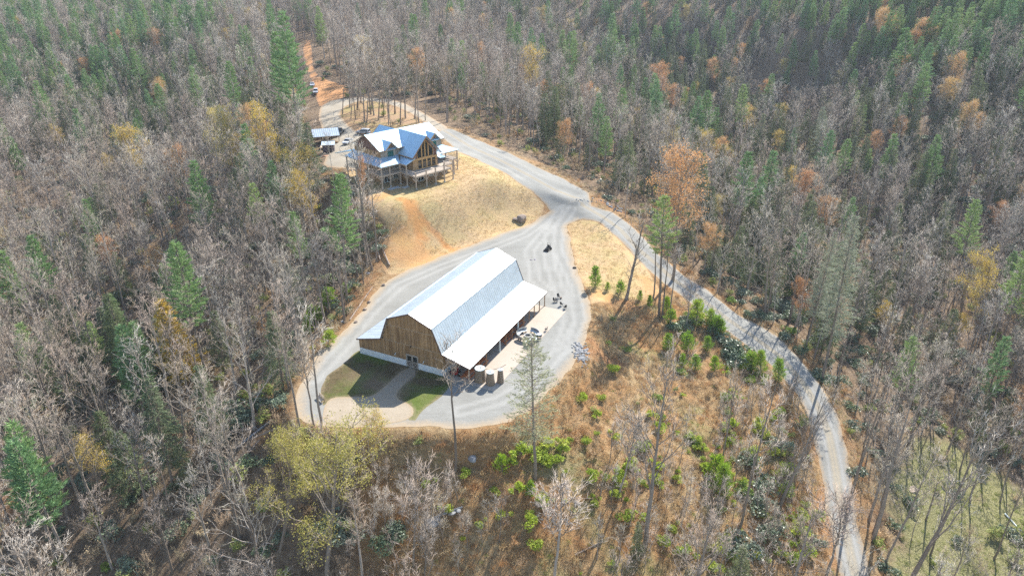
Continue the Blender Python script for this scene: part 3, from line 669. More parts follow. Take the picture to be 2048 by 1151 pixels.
# ------------------------------------------------------------------ the log house
M_LOG = board_mat('log_siding', [(.52, .32, .16), (.62, .40, .20), (.47, .28, .14), (.68, .45, .24)])
M_LOGG = board_mat('weathered_log', [(.50, .42, .33), (.58, .49, .39), (.44, .37, .29)])
M_BB = board_mat('red_brown_batten_boards', [(.22, .10, .07), (.30, .15, .10), (.40, .30, .24), (.18, .08, .06)])
M_DECK = pmat('deck_wood', (.55, .47, .39), (.44, .37, .30), 2, .8, stretch=(1, 5, 1), bumps=.2)
M_PW = pmat('honey_frame', (.62, .38, .16), (.5, .30, .12), 2, .6)
def build_house():
    H = empty('log_house', (HO[0], HO[1], HZ), R(90 - 45.22), 'three storey log house with metal roof, glass gable and wraparound deck on the knoll', 'house')
    L, W, he, hr = 20.38, 6.2, 8.29, 11.38; tw, pw, ww, hw = 10.33, 11.64, 4.53, 6.6; t = .14
    hp, hd = 5.37, 3.19
    def roof(name, quads, parent=H, t=t, ribs=True, mat=M_ROOF_H):
        m = MB()
        for q in quads:
            m.slab(q, t)
            if ribs and len(q) == 4:
                q = [Vector(p) for p in q]; nrm = (q[1] - q[0]).cross(q[2] - q[0]).normalized()
                if nrm.z < 0: nrm = -nrm
                k = max(2, int((q[1] - q[0]).length / .42))
                for i in range(k + 1):
                    f = i / k; A_ = q[0].lerp(q[1], f); B_ = q[3].lerp(q[2], f)
                    if (B_ - A_).length > .1: m.bar(A_ + nrm * .012, B_ + nrm * .012, .035, .05)
        return m.build(name, mat, parent)
    # main roof front is cut where the wing roof joins: at height z the wing roof is |u-tw| = (hr-z)*ww/(hr-hw); main front v=-(hr-z)*W/(hr-he)
    ke = (hr - he) * ww / (hr - hw)
    ul, ur = tw - ke, tw + ke
    roof('main_roof', [[(0, -W, he), (ul, -W, he), (tw, 0, hr), (0, 0, hr)], [(ur, -W, he), (L, -W, he), (L, 0, hr), (tw, 0, hr)]])
    roof('main_roof', [[(0, W, he), (L, W, he), (L, 0, hr), (0, 0, hr)]])
    roof('wing_roof', [[(tw - ww, -pw, hw), (tw - ww, -W + .6, hw), (tw, -W + .6, hr), (tw, -pw, hr)]])
    roof('wing_roof', [[(tw + ww, -pw, hw), (tw + ww, -W + .6, hw), (tw, -W + .6, hr), (tw, -pw, hr)]])
    m = MB()
    for s in (-1, 1): m.slab([(tw + s * ke, -W, he), (tw, -W + .62, hr), (tw, .0, hr + .003), (tw, 0, hr)][:3], .1); m.slab([(tw + s * ke, -W, he), (tw, -W + .62, hr), (tw, 0, hr)], .1); m.slab([(tw + s * ke, -W + .01, he), (tw + s * ww, -W + .61, hw), (tw, -W + .62, hr)], .1)
    m.build('wing_roof', M_ROOF_H, H)
    # back cross gable
    bw_, bl, be = 3.2, 8.2, 8.4
    kb = (hr - he) * bw_ / (hr - .3 - be)
    roof('back_roof', [[(tw - bw_, bl, be), (tw - bw_, W - 2.5, be), (tw, 1.0, hr - .3), (tw, bl, hr - .3)]]); roof('back_roof', [[(tw + bw_, bl, be), (tw + bw_, W - 2.5, be), (tw, 1.0, hr - .3), (tw, bl, hr - .3)]])
    # trims
    m = MB()
    def fas(a_, b_): m.bar(Vector(a_) + Vector((0, 0, -.1)), Vector(b_) + Vector((0, 0, -.1)), .07, .24)
    for u in (-.04, L + .04): fas((u, -W, he), (u, 0, hr)); fas((u, W, he), (u, 0, hr))
    for s in (-1, 1): fas((tw + s * ww, -pw - .04, hw), (tw, -pw - .04, hr)); fas((tw + s * bw_, bl + .04, be), (tw, bl + .04, hr - .3))
    fas((0, -W - .03, he), (2.0, -W - .03, he)); fas((5.0, -W - .03, he), (ul, -W - .03, he)); fas((ur, -W - .03, he), (L - 4.4, -W - .03, he)); fas((L - 1.6, -W - .03, he), (L, -W - .03, he)); fas((tw - ww - .03, -pw, hw), (tw - ww - .03, -W, hw)); fas((tw + ww + .03, -pw, hw), (tw + ww + .03, -W, hw))
    o = m.build('roof_trim', M_WOOD, H); o['kind'] = 'stuff'
    # walls: main box, ground + upper
    u0, u1, v0, v1 = .45, L - .45, -W + .6, W - .6
    zc = hr - abs(v0) * (hr - he) / W
    gab = [(v0, hd + .0), (v1, hd), (v1, zc - .2), (0, hr - .2), (v0, zc - .2)]
    gzl = 7.9
    for uu, th in ((u0, .12), (u1, -.12)):
        boards('log_wall', H, [(v0, 0), (v1, 0), (v1, gzl), (v0, gzl)], uu, th, .26, M_LOG, v0, v1, (), axis='y', horizontal=True)
        sl = (hr - he) / W
        boards('gable_boards', H, [(v0, gzl + .02), (v1, gzl + .02), (v1, max(zc - .2, gzl + .05)), (0, hr - .2), (v0, max(zc - .2, gzl + .05))], uu + (-.02 if th > 0 else .02), th, .3, M_BB, v0, v1, (), axis='y')
    for x0, x1 in ((u0 + .13, tw - 3.9), (tw + 3.9, u1 - .13)):
        boards('log_wall', H, [(x0, 0), (x1, 0), (x1, zc - .25), (x0, zc - .25)], v0, .12, .26, M_LOGG, x0, x1, (), horizontal=True)
    boards('log_wall', H, [(u0 + .13, 0), (u1 - .13, 0), (u1 - .13, zc - .25), (u0 + .13, zc - .25)], v1, -.12, .26, M_LOG, u0, u1, (), horizontal=True)
    # wing walls
    wv = -pw + 1.0; w0, w1 = tw - 3.9, tw + 3.9; sl = (hr - hw) / ww; wt = lambda u: hr - abs(u - tw) * sl - .22
    for uu, th in ((w0, .12), (w1, -.12)):
        boards('log_wall', H, [(wv + .13, 0), (v0 - .01, 0), (v0 - .01, wt(w0)), (wv + .13, wt(w0))], uu, th, .26, M_LOG, 0, 0, (), axis='y', horizontal=True)
    lows = [(8.0 + i * 1.46, 9.2 + i * 1.46) for i in range(4)]
    boards('log_wall', H, [(w0, 0), (w1, 0), (w1, 5.75), (w0, 5.75)], wv, .12, .26, M_LOG, 0, 0, [(a_, b_, 3.35, 5.45) for a_, b_ in lows], horizontal=True)
    trap = [(8.1, 9.25), (9.5, 10.22), (10.44, 11.16), (11.41, 12.56)]
    trap = [(7.85, 9.2), (9.38, 10.24), (10.42, 11.28), (11.46, 12.81)]
    zt = lambda u: hr - abs(u - tw) * sl - .95
    # batten gable round the high windows
    boards('gable_boards', H, [(w0, 5.77), (w1, 5.77), (w1, wt(w1)), (tw, hr - .25), (w0, wt(w0))], wv + .05, .08, .3, M_BB, w0, w1)
    for i, (a_, b_) in enumerate(trap):
        a2, b2 = max(a_, tw - 3.05), min(b_, tw + 3.05)
        m = MB(); m.prism([(a2, 6.0), (b2, 6.0), (b2, zt(b2)), (a2, zt(a2))], wv - .01, wv + .03, 'y'); w_ = m.build('window', M_GLASS, H)
        f = MB(); cs = [(a2, 6.0), (b2, 6.0), (b2, zt(b2)), (a2, zt(a2))]
        for j in range(4):
            p, q = cs[j], cs[(j + 1) % 4]; f.bar((p[0], wv - .05 - .004 * j, p[1]), (q[0], wv - .05 - .004 * j, q[1]), .1, .13)
        f.build('frame', M_PW, w_)
    for a_, b_ in lows:
        m = MB(); m.box(((a_ + b_) / 2, wv + .05, 4.4), (b_ - a_, .04, 2.1)); w_ = m.build('window', M_GLASS, H)
        f = MB()
        for uu in (a_ - .05, b_ + .05): f.box((uu, wv - .03, 4.4), (.16, .1, 2.3))
        for zz in (3.3, 5.5): f.box(((a_ + b_) / 2, wv - .033, zz), (b_ - a_ - .06, .1, .14))
        f.box(((a_ + b_) / 2, wv + .0, 4.7), (b_ - a_, .06, .07)); f.build('frame', M_PW, w_)
    m = MB(); m.box((tw, wv - .06, 5.76), (7.8, .12, .28))
    for uu in (9.28, 10.33, 11.37): m.box((uu, wv - .055, 7.6), (.16, .1, 3.4 if abs(uu - tw) < .2 else 2.6))
    m.build('gable_beam', M_PW, H)
    # dormers
    for uc in (3.48, L - 3.2):
        d = 1.5; pz, ez = 10.1, 8.25; m = MB(); vb = -(hr - pz) * W / (hr - he)
        m.prism([(uc - d, 5.9), (uc + d, 5.9), (uc + d, 8.3), (uc, pz - .25), (uc - d, 8.3)], v0 - .05, v0 + .08, 'y')
        dd = m.build('dormer', M_LOGG, H); set_tone(dd, [.5] * len(dd.data.polygons))
        boards('gable_boards', dd, [(uc - 1.2, 8.35), (uc + 1.2, 8.35), (uc, pz - .35)], v0 - .1, .04, .22, M_BB, uc - 1.3, uc + 1.3)
        m = MB()
        for s in (-1, 1): m.slab([(uc + s * 1.95, -W - .25, ez), (uc, -W - .25, pz + .05), (uc, vb, pz + .05), (uc + s * 1.95, -W + .1, ez)], .1)
        m.build('dormer_roof', M_ROOF_H, dd)
        m = MB()
        for s in (-1, 1): m.bar((uc + s * 1.95, -W - .28, ez - .08), (uc, -W - .28, pz - .04), .06, .2)
        m.build('trim', M_PW, dd)
        m = MB(); m.box((uc, v0 - .08, 7.1), (1.5, .04, 1.25)); wdw = m.build('window', M_GLASSG, H)
        f = MB()
        for uu in (uc - .78, uc, uc + .78): f.box((uu, v0 - .12, 7.1), (.1, .08, 1.4))
        for zz in (6.43, 7.77): f.box((uc, v0 - .125, zz), (1.46, .08, .12))
        f.build('frame', pmat('green_frame', (.10, .22, .16), None, 3, .5) if 'green_frame' not in bpy.data.materials else bpy.data.materials['green_frame'], wdw)
    # gable side windows (left), lower doors and windows
    for v, z, w, h in ((3.93, 7.2, .7, .95), (-3.2, 7.2, .7, .95), (2.5, 4.4, 1.0, 1.4), (-2.5, 4.4, 1.0, 1.4)):
        m = MB(); m.box((u0 - .03, v, z), (.06, w, h)); wdw = m.build('window', M_GLASS, H)
        f = MB()
        for s in (-1, 1): f.box((u0 - .05, v + s * (w / 2 + .04), z), (.09, .09, h + .18)); f.box((u0 - .055, v, z + s * (h / 2 + .05)), (.09, w, .09))
        f.build('frame', M_WOOD, wdw)
    for u, v, z, w, h, nm in ((1.9, v0, 1.25, 1.7, 2.1, 'door'), (4.6, v0, 1.4, 1.2, 1.4, 'window'), (2.2, v0, 4.5, 1.1, 1.3, 'window'), (4.9, v0, 4.3, 1.0, 2.0, 'door'), (8.6, wv, 1.25, 1.8, 2.1, 'door'), (12.0, wv, 1.5, 1.1, 1.4, 'window'), (16.8, v0, 4.3, 1.6, 2.0, 'door'), (16.5, v0, 1.3, 1.6, 2.1, 'door')):
        m = MB(); m.box((u, v - .03, z), (w, .06, h)); wdw = m.build(nm, M_GLASS, H)
        f = MB()
        for uu in (u - w / 2 - .05, u, u + w / 2 + .05): f.box((uu, v - .07, z), (.12, .08, h + .1))
        for zz in (z - h / 2, z + h / 2): f.box((u, v - .073, zz), (w, .08, .12))
        f.build('frame', M_WHITE, wdw)
    # decks
    pv = -W - 2.74; pl = -1.83; qe = tw - ww - 2.14; dv = -pw - 3.6
    m = MB()
    def deckpart(x0, x1, y0_, y1_, ax='u'):
        m.box(((x0 + x1) / 2, (y0_ + y1_) / 2, hd - .2), (x1 - x0 - .02, y1_ - y0_ - .02, .24))
        x = x0
        while x < x1 - .01: m.box((min(x + .14, x1) - .07, (y0_ + y1_) / 2, hd - .06), (.13, y1_ - y0_, .05)); x += .145
    deckpart(pl, u0 - .02, pv, W); deckpart(u0, qe, pv, v0 - .01); deckpart(qe, w0 - .01, dv, v0 - .01); deckpart(w0, 14.9, dv, wv - .01)
    deckpart(14.92, 18.6, -11.9, v0 - .01); deckpart(18.62, L + 2.2, pv, W - 4)
    m.build('deck', M_DECK, H)
    def railing(path):
        m = MB()
        for (ax_, ay_), (bx_, by_) in zip(path[:-1], path[1:]):
            A_, B_ = Vector((ax_, ay_, hd)), Vector((bx_, by_, hd)); Ln = (B_ - A_).length
            for z, w in ((1.02, .12), (.15, .07)): m.bar(A_ + Vector((0, 0, z)), B_ + Vector((0, 0, z)), w, .05)
            k = int(Ln / .32)
            for i in range(1, k): p = A_.lerp(B_, i / k); m.box(p + Vector((0, 0, .58)), (.035, .035, .84))
        return m.build('railing', M_DECK, H)
    railing([(pl, W), (pl, pv), (qe, pv), (qe, -pw)]); railing([(qe, -pw), (qe, dv), (14.9, dv)]); railing([(14.9, dv), (14.9, -11.9), (18.6, -11.9), (18.6, pv), (L + 2.2, pv), (L + 2.2, 0)])
    # rim boards
    m = MB()
    for (x0, y0_), (x1, y1_) in (((pl, W), (pl, pv)), ((pl, pv), (qe, pv)), ((qe, pv), (qe, dv)), ((qe, dv), (14.9, dv)), ((14.9, dv), (14.9, -11.9)), ((14.95, -11.9), (18.6, -11.9))): m.bar((x0, y0_, hd - .18), (x1, y1_, hd - .18), .06, .34)
    m.build('rim_board', M_WOODP, H)
    # porch roofs (slope down away from the walls); hips where they turn
    pt = hp + 1.15
    roof('porch_roof', [[(pl - .3, pv - .3, hp), (qe, pv - .3, hp), (qe + 2.0, v0, pt), (u0, v0, pt)]])
    roof('porch_roof', [[(pl - .3, pv - .3, hp), (pl - .3, W + .2, hp), (u0, W - .6, pt), (u0, v0, pt)]])
    roof('porch_roof', [[(qe - .0, pv - .3, hp), (qe - .0, -pw, hp), (w0, -pw, pt - .1), (w0, v0, pt - .1)]])
    roof('porch_roof', [[(w1 + .1, pv - .3, hp), (L + 2.25, pv - .3, hp), (u1, v0, pt), (w1, v0, pt)]])
    roof('porch_roof', [[(L + 2.25, pv - .3, hp), (L + 2.25, W - 3, hp), (u1, W - 3, pt), (u1, v0, pt)]])
    roof('porch_roof', [[(w1 + .15, -11.6, hp - .25), (w1 + 2.0, -11.6, hp - .25), (w1 + 2.0, pv - .35, hp - .1), (w1 + .15, pv - .35, hp + .3)]])
    roof('porch_roof', [[(pl, W + 5.5, hp - .3), (5.5, W + 5.5, hp - .3), (5.5, W - .6, pt), (pl + 1.4, W - .6, pt)]])
    # posts with knee braces
    tall = [(pl, pv), (qe / 3 - .6, pv), (qe, pv), (qe, -pw), (pl, -3.3), (pl, 1.6), (pl, W), (L + 1.9, pv), (L + 1.9, -3), (18.4, pv)]
    short = [(qe, dv), (6.9, dv), (9.8, dv), (12.6, dv), (15.6, -15.0), (18.6, -11.9)]
    for (u, v) in tall + short:
        top = hp - .05 if (u, v) in tall else hd + 1.0
        if (u, v) == (12.6, dv) or (u, v) == (15.6, -15.0): top = hd + 1.9
        m = MB(); w = .24; m.box((u, v, top / 2), (w, w, top)); po = m.build('post', M_WOODP, H)
        f = MB(); f.tube([(u, v, -.3), (u, v, .22)], [.3, .22], 8); f.build('footing', M_CONCG, po)
        br = MB()
        for dx, dy in ((1, 0), (-1, 0), (0, 1)): br.bar((u + dx * .1, v + dy * .1, hd - 1.25), (u + dx * 1.0, v + dy * 1.0, hd - .3), .12, .12)
        br.build('brace', M_WOODP, po)
    m = MB()
    for (x0, y0_), (x1, y1_) in (((pl, W), (pl, pv)), ((pl, pv), (qe, pv)), ((qe, pv), (qe, -pw)), ((18.4, pv), (L + 1.9, pv)), ((L + 1.9, pv), (L + 1.9, 2))): m.bar((x0, y0_, hp - .2), (x1, y1_, hp - .2), .16, .26)
    o = m.build('porch_beam', M_WOODP, H); o['kind'] = 'stuff'
    return H
house = build_house()
HM = Matrix.Translation(house.location) @ Matrix.Rotation(house.rotation_euler.z, 4, 'Z')
m = MB()
for u, v, a_, b_ in ((.3, -10.6, 3.2, 1.4), (2.8, -12.0, 1.6, 1.2)): m.box((u, v, .04), (a_, b_, .12))
o = m.build('paving_slab', M_CONCG); o.location = house.location; o.rotation_euler = house.rotation_euler; tag(o, 'grey concrete pads in the shade below the house deck', None, None, 'structure')

# ------------------------------------------------------------------ things in the yard
def bench_table(x, y, lab):
    t = empty('picnic_table', bw(x, y, .085), BZ, lab, 'picnic table', 'orange picnic tables under the lean-to')
    m = MB()
    for i in range(4): m.box((-.3 + .2 * i, 0, .74), (.18, 2.6, .05))
    m.build('tabletop', M_ORANGE, t)
    for s in (-1, 1): b_ = MB(); b_.box((s * .72, 0, .44), (.27, 2.6, .05)); b_.build('seat', M_ORANGE, t)
    for yy in (-.95, .95):
        l_ = MB(); l_.bar((-.35, yy, .72), (-.75, yy, 0), .09, .05); l_.bar((.35, yy, .72), (.75, yy, 0), .09, .05); l_.box((0, yy + .05, .41), (1.6, .05, .09)); l_.box((0, yy + .05, .68), (.74, .05, .08)); l_.build('leg', M_ORANGE, t)
    return t
for x, y, lab in ((9.7, 1.9, 'orange wooden picnic table at the front lean-to corner beside the largest vat'), (9.75, 5.9, 'orange wooden picnic table second from the front corner of the lean-to'), (9.75, 14.6, 'orange wooden picnic table just in front of the round fire pit seating'), (9.75, 17.3, 'orange wooden picnic table right beside the round fire pit seating'), (9.6, 20.9, 'farthest orange wooden picnic table under the lean-to')):
    bench_table(x, y, lab)
# red machine under the lean-to
t = empty('garden_tractor', bw(7.3, 1.9, .085), BZ + .3, 'small red tractor parked under the front of the lean-to against the wall', 'tractor')
m = MB(); m.box((0, 0, .62), (.62, 1.1, .42)); m.box((0, .62, .56), (.5, .16, .3)); m.box((0, -.75, .5), (.95, .7, .12)); m.box((-.5, -.75, .72), (.16, .7, .22)); m.box((.5, -.75, .72), (.16, .7, .22)); m.build('body', M_RED, t)
for sx, sy, r_ in ((-1, .45, .27), (1, .45, .27), (-1, -.78, .42), (1, -.78, .42)):
    w = MB(); w.tube([(sx * .5, sy, r_), (sx * .74, sy, r_)], r_, 14); wo_ = w.build('wheel', M_RUBBER, t); h_ = MB(); h_.tube([(sx * .73, sy, r_), (sx * .755, sy, r_)], r_ * .5, 10); h_.build('rim', M_WHITE, wo_)
m = MB(); m.box((0, -.6, .86), (.5, .45, .12)); m.box((0, -.85, 1.1), (.5, .1, .45)); m.build('seat', M_DARK, t)
m = MB(); m.tube([(0, -.05, .8), (0, -.22, 1.15)], .025, 6); m.tube([(.17 * math.cos(a_), -.22 + .05 * math.sin(a_), 1.15 + .15 * math.sin(a_)) for a_ in np.linspace(0, 6.283, 13)], .02, 5); m.build('steering_wheel', M_DARK, t)
# three tapered stave vats
M_STAVE = board_mat('vat_staves', [(.30, .21, .13), (.38, .27, .17), (.25, .17, .10)])
vt = [(11.9, 1.75, .98, .78, 2.3, 'widest of the three wooden stave vats, next to the lean-to corner'), (13.85, 1.55, .74, .57, 2.25, 'middle of the three tapered wooden stave vats with metal top'), (15.05, 2.75, .58, .38, 2.35, 'narrowest of the three wooden stave vats, farthest from the barn')]
vtop = []
for x, y, r0_, r1_, h, lab in vt:
    p = bw(x, y, .085); t = empty('wooden_vat', p, 0, lab, 'vat', 'three wooden vats on the patio corner'); vtop.append(p + Vector((0, 0, h)))
    m = MB(); k = 22; tn = []
    for i in range(k):
        a0, a1 = 6.2832 * (i + .05) / k, 6.2832 * (i + .95) / k; rr = rnd.uniform(0, .02)
        vs = [((r_ + rr) * math.cos(a_), (r_ + rr) * math.sin(a_), z_) for z_, r_ in ((0, r0_), (h, r1_)) for a_ in (a0, a1)] + [((r_ - .06) * math.cos(a_), (r_ - .06) * math.sin(a_), z_) for z_, r_ in ((0, r0_), (h, r1_)) for a_ in (a0, a1)]
        m.add(vs, [(0, 1, 3, 2), (4, 6, 7, 5), (0, 2, 6, 4), (1, 5, 7, 3), (2, 3, 7, 6), (0, 4, 5, 1)]); tn += [rnd.random()] * 6
    o = m.build('staves', M_STAVE, t); set_tone(o, tn); o['kind'] = 'stuff'
    for i in range(8):
        z_ = .15 + i * (h - .3) / 7; r_ = r0_ + (r1_ - r0_) * z_ / h + .025; q = MB(); q.tube([(0, 0, z_ - .025), (0, 0, z_ + .025)], r_, 22); q.build('hoop', M_STEEL, t)
    q = MB(); q.tube([(0, 0, h - .04), (0, 0, h + .03)], r1_ + .06, 24); q.tube([(0, 0, h + .03), (0, 0, h + .1)], [r1_ * .8, r1_ * .15], 24); q.build('lid', M_WHITE, t)
    q = MB(); q.tube([(.1, 0, h + .05), (.1, 0, h + .3)], .05, 8); q.build('spout', M_STEEL, t)
m = MB(); m.tube([vtop[0] + Vector((0, 0, .2)), vtop[1] + Vector((0, 0, .28)), vtop[2] + Vector((0, 0, .3)), vtop[2] + Vector((.9, .3, .75))], .035, 6)
tag(m.build('vat_pipe', M_DARK), 'dark pipe running across the tops of the wooden vats', 'pipe')
# round seating with fire bowl
fc = (12.9, 17.9)
ft = empty('fire_bowl', bw(fc[0], fc[1], .085), BZ, 'low round stone fire pit in the middle of the ring seats', 'fire pit')
m = MB()
for i in range(14):
    a_ = 6.2832 * i / 14; m.box((.62 * math.cos(a_), .62 * math.sin(a_), .2), (.22, .26, .4), 0, a_)
m.build('stone_ring', M_CONCG, ft)
m = MB(); m.tube([(0, 0, .06), (0, 0, .12)], .5, 16); m.build('ash_bed', M_DARK, ft)
for i, (a0, a1, lab) in enumerate(((0.3, 1.75, 'curved white bench on the far side of the fire pit'), (2.1, 3.6, 'curved white bench on the barn side of the fire pit'), (3.9, 5.1, 'curved white bench on the near side of the fire pit'))):
    t = empty('curved_bench', bw(fc[0], fc[1], .085), BZ, lab, 'bench', 'curved benches round the fire pit')
    def arc(m, r0_, r1_, z0, z1):
        n = 12; A = np.linspace(a0, a1, n)
        vs = [(r_ * math.cos(q), r_ * math.sin(q), z_) for q in A for r_, z_ in ((r0_, z0), (r1_, z0), (r1_, z1), (r0_, z1))]
        fs = [(0, 1, 2, 3), (4 * n - 1, 4 * n - 2, 4 * n - 3, 4 * n - 4)]
        for j in range(n - 1):
            for k in range(4): fs.append((4 * j + k, 4 * j + 4 + k, 4 * j + 4 + (k + 1) % 4, 4 * j + (k + 1) % 4))
        m.add(vs, fs)
    m = MB(); arc(m, 1.45, 2.0, .38, .46); m.build('seat', M_WHITE, t)
    m = MB(); arc(m, 2.02, 2.1, .46, .95); m.build('backrest', M_STEEL, t)
    for q in np.linspace(a0 + .1, a1 - .1, 4): m = MB(); m.box((1.72 * math.cos(q), 1.72 * math.sin(q), .19), (.4, .08, .38), 0, q); m.build('leg', M_DARK, t)
for (x, y), lab in (((14.55, 16.6), 'square white topped table right of the fire pit seats'), ((14.3, 15.3), 'square grey table nearest the front beside the fire pit')):
    t = empty('patio_table', bw(x, y, .085), BZ + .2, lab, 'table'); m = MB()
    for s in (-1, 1): m.box((s * .5, 0, .72), (.16, 1.15, .05)); m.box((0, s * .5, .721), (.84, .16, .05))
    m.build('tabletop', M_WHITE, t); m = MB(); m.box((0, 0, .68), (.86, .86, .03)); m.build('grill_panel', M_DARK, t)
    for sx in (-1, 1):
        for sy in (-1, 1): m = MB(); m.box((sx * .5, sy * .5, .34), (.07, .07, .68)); m.build('leg', M_STEEL, t)
t = empty('kettle_grill', bw(15.0, 18.1, .085), BZ, 'dark round kettle grill at the right edge of the patio seats', 'grill')
m = MB(); m.tube([(0, 0, .55), (0, 0, .65), (0, 0, .85), (0, 0, .98)], [.2, .42, .5, .5], 16); m.build('bowl', M_DARK, t)
for q in range(3): m = MB(); m.tube([(.3 * math.cos(q * 2.1), .3 * math.sin(q * 2.1), .6), (.42 * math.cos(q * 2.1), .42 * math.sin(q * 2.1), 0)], .03, 6); m.build('leg', M_STEEL, t)
m = MB(); m.tube([(0, 0, .985), (0, 0, 1.0)], .46, 16); m.build('grate', M_STEEL, t)
# dark folding chairs
def chair_proto():
    t = empty('lawn_chair'); m = MB(); m.box((0, 0, .42), (.5, .48, .05)); m.build('seat', M_DARK, t); m = MB(); m.box((0, .26, .72), (.5, .05, .58), 0, 0, -.2); m.build('backrest', M_DARK, t)
    for sx in (-1, 1):
        m = MB(); m.bar((sx * .24, -.24, 0), (sx * .24, .2, .6), .04, .04); m.bar((sx * .245, .26, 0), (sx * .245, -.22, .44), .04, .04); m.build('leg', M_STEEL, t); m = MB(); m.box((sx * .27, .02, .62), (.06, .46, .04)); m.build('armrest', M_DARK, t)
    return t
cp0 = chair_proto()
for i, (px_, py_, rz, lab) in enumerate(((1117, 596, .5, 'dark lawn chair farthest back behind the patio, beside a small stool'), (1109, 604, .9, 'dark lawn chair left of its twin behind the far patio edge'), (1114, 604, 1.2, 'dark lawn chair standing close right of another behind the patio'), (1123, 611, 2.4, 'dark lawn chair between the chair pair and the patio corner'), (1130, 617, 3.6, 'dark lawn chair right by the far outer patio corner'), (1092, 662, 4.4, 'dark lawn chair alone on the patio edge right of the grill'), (1081, 676, 1.2, 'dark lawn chair on the patio edge below the grill'))):
    o = cp0 if i == 0 else copy_tree(cp0); p = at(px_, py_); s_ = bw(0, 0, .085).z if i >= 5 else p.z; o.location = (p.x, p.y, s_); o.rotation_euler.z = rz; o.scale = (.95, .95, .95)
    tag(o, lab, 'chair', 'dark lawn chairs round the far end of the patio')
p = at(1122, 597); t = empty('log_stool', p, 0, 'small dark round stool beside the farthest lawn chair', 'stool'); m = MB(); m.tube([(0, 0, 0), (0, 0, .4)], [.2, .18], 10); m.build('seat', M_ROCKB, t)
# black zero-turn mower in the yard
p = at(1096, 500); t = empty('riding_mower', p, 2.6, 'small black riding mower with roll bar standing alone in the gravel yard', 'mower')
m = MB(); m.box((0, .1, .45), (.9, 1.3, .28)); m.box((0, -.55, .62), (.7, .55, .35)); m.box((0, .85, .22), (1.25, .6, .2)); m.build('body', M_DARK, t)
for sx, sy, r_ in ((-.5, -.5, .3), (.5, -.5, .3), (-.45, 1.1, .17), (.45, 1.1, .17)): w = MB(); w.tube([(sx - .12, sy, r_), (sx + .12, sy, r_)], r_, 12); w.build('wheel', M_RUBBER, t)
m = MB(); m.box((0, 0, .75), (.55, .5, .14)); m.box((0, -.25, 1.0), (.55, .12, .5)); m.build('seat', M_RUBBER, t)
m = MB(); m.tube([(-.42, -.4, .5), (-.42, -.45, 1.65), (.42, -.45, 1.65), (.42, -.4, .5)], .035, 6); m.build('roll_bar', M_DARK, t)
for s in (-1, 1): m = MB(); m.tube([(s * .3, .45, .6), (s * .3, .4, 1.0), (s * .1, .35, 1.05)], .02, 5); m.build('lever', M_STEEL, t)
p = at(1149, 536); t = empty('tyre', p, 0, 'old black tyre lying on the gravel edge by the orange grass', 'tyre'); m = MB()
ring = [(.3 * math.cos(a_), .3 * math.sin(a_), .12) for a_ in np.linspace(0, 6.2832, 17)]; m.tube(ring, .12, 8, cap=False); m.build('tread', M_RUBBER, t)
p = at(1066, 520); m = MB(); m.tube([(p.x + dx, p.y + dy, p.z + .06) for dx, dy in ((-.7, .3), (-.3, -.1), (.1, .2), (.5, -.1), (.6, .35), (.2, .4))], .05, 6); tag(m.build('hose', pmat('faded_purple_plastic', (.42, .34, .50), None, 4, .6)), 'short length of faded purple hose dropped in the yard', 'hose')

# ---- rocks
import bmesh
def rock_mesh(seed, mat, flat=.6):
    bm = bmesh.new(); bmesh.ops.create_icosphere(bm, subdivisions=2, radius=.5); r_ = random.Random(seed); ax = [Vector((r_.gauss(0, 1), r_.gauss(0, 1), r_.gauss(0, 1))).normalized() for _ in range(9)]; lim = [r_.uniform(.28, .44) for _ in ax]
    for v in bm.verts:
        for a_, l_ in zip(ax, lim):
            q = v.co.dot(a_)
            if q > l_: v.co -= a_ * (q - l_)
        v.co.z *= flat; v.co += Vector((r_.gauss(0, .012), r_.gauss(0, .012), r_.gauss(0, .012)))
    me = bpy.data.meshes.new('rock'); bm.to_mesh(me); bm.free(); me.materials.append(mat); return me
RK = [rock_mesh(i, M_ROCK) for i in range(5)]; RKB = [rock_mesh(i + 9, M_ROCKB, .7) for i in range(3)]
def rock(px_, py_, s, me, label, group=None, name='rock'):
    p = at(px_, py_); o = bpy.data.objects.new(name, me); C.objects.link(o); o.location = (p.x, p.y, p.z + s * .12); o.scale = (s * rnd.uniform(.8, 1.3), s, s * rnd.uniform(.8, 1.1)); o.rotation_euler = (rnd.gauss(0, .2), rnd.gauss(0, .2), rnd.uniform(0, 6.28)); tag(o, label, 'rock', group); return o
for i in range(210):
    a_ = rnd.random(); cx_, cy_ = 1150 + 16 * a_, 690 + 30 * a_
    rock(cx_ + rnd.gauss(4, 6), cy_ + rnd.gauss(2, 6), rnd.uniform(.25, .55), rnd.choice(RK), 'broken grey rock in the riprap pile at the yard edge above the washed out bank', 'grey riprap rocks at the yard edge')
for i in range(22):
    a_ = i / 21; rock(1146 + 66 * a_ + rnd.gauss(0, 4), 399 + 4 * a_ + rnd.gauss(0, 2), rnd.uniform(.3, .6), rnd.choice(RK), 'pale rock in the row along the outer road edge at the junction', 'pale rocks lining the junction edge')
for i in range(20):
    a_ = i / 19; rock(1212 + 34 * a_ + rnd.gauss(0, 4), 408 + 14 * a_ + rnd.gauss(0, 3), rnd.uniform(.4, .9), rnd.choice(RK), 'grey rock in the pile beside the road below the junction', 'grey rocks beside the road')
o = rock(1043, 441, 3.4, RKB[0], 'huge brown boulder at the foot of the straw lawn', None, 'boulder'); o['category'] = 'boulder'
o = rock(1030, 440, 1.7, RKB[1], 'smaller dark boulder leaning on the left of the huge one', None, 'boulder'); o['category'] = 'boulder'
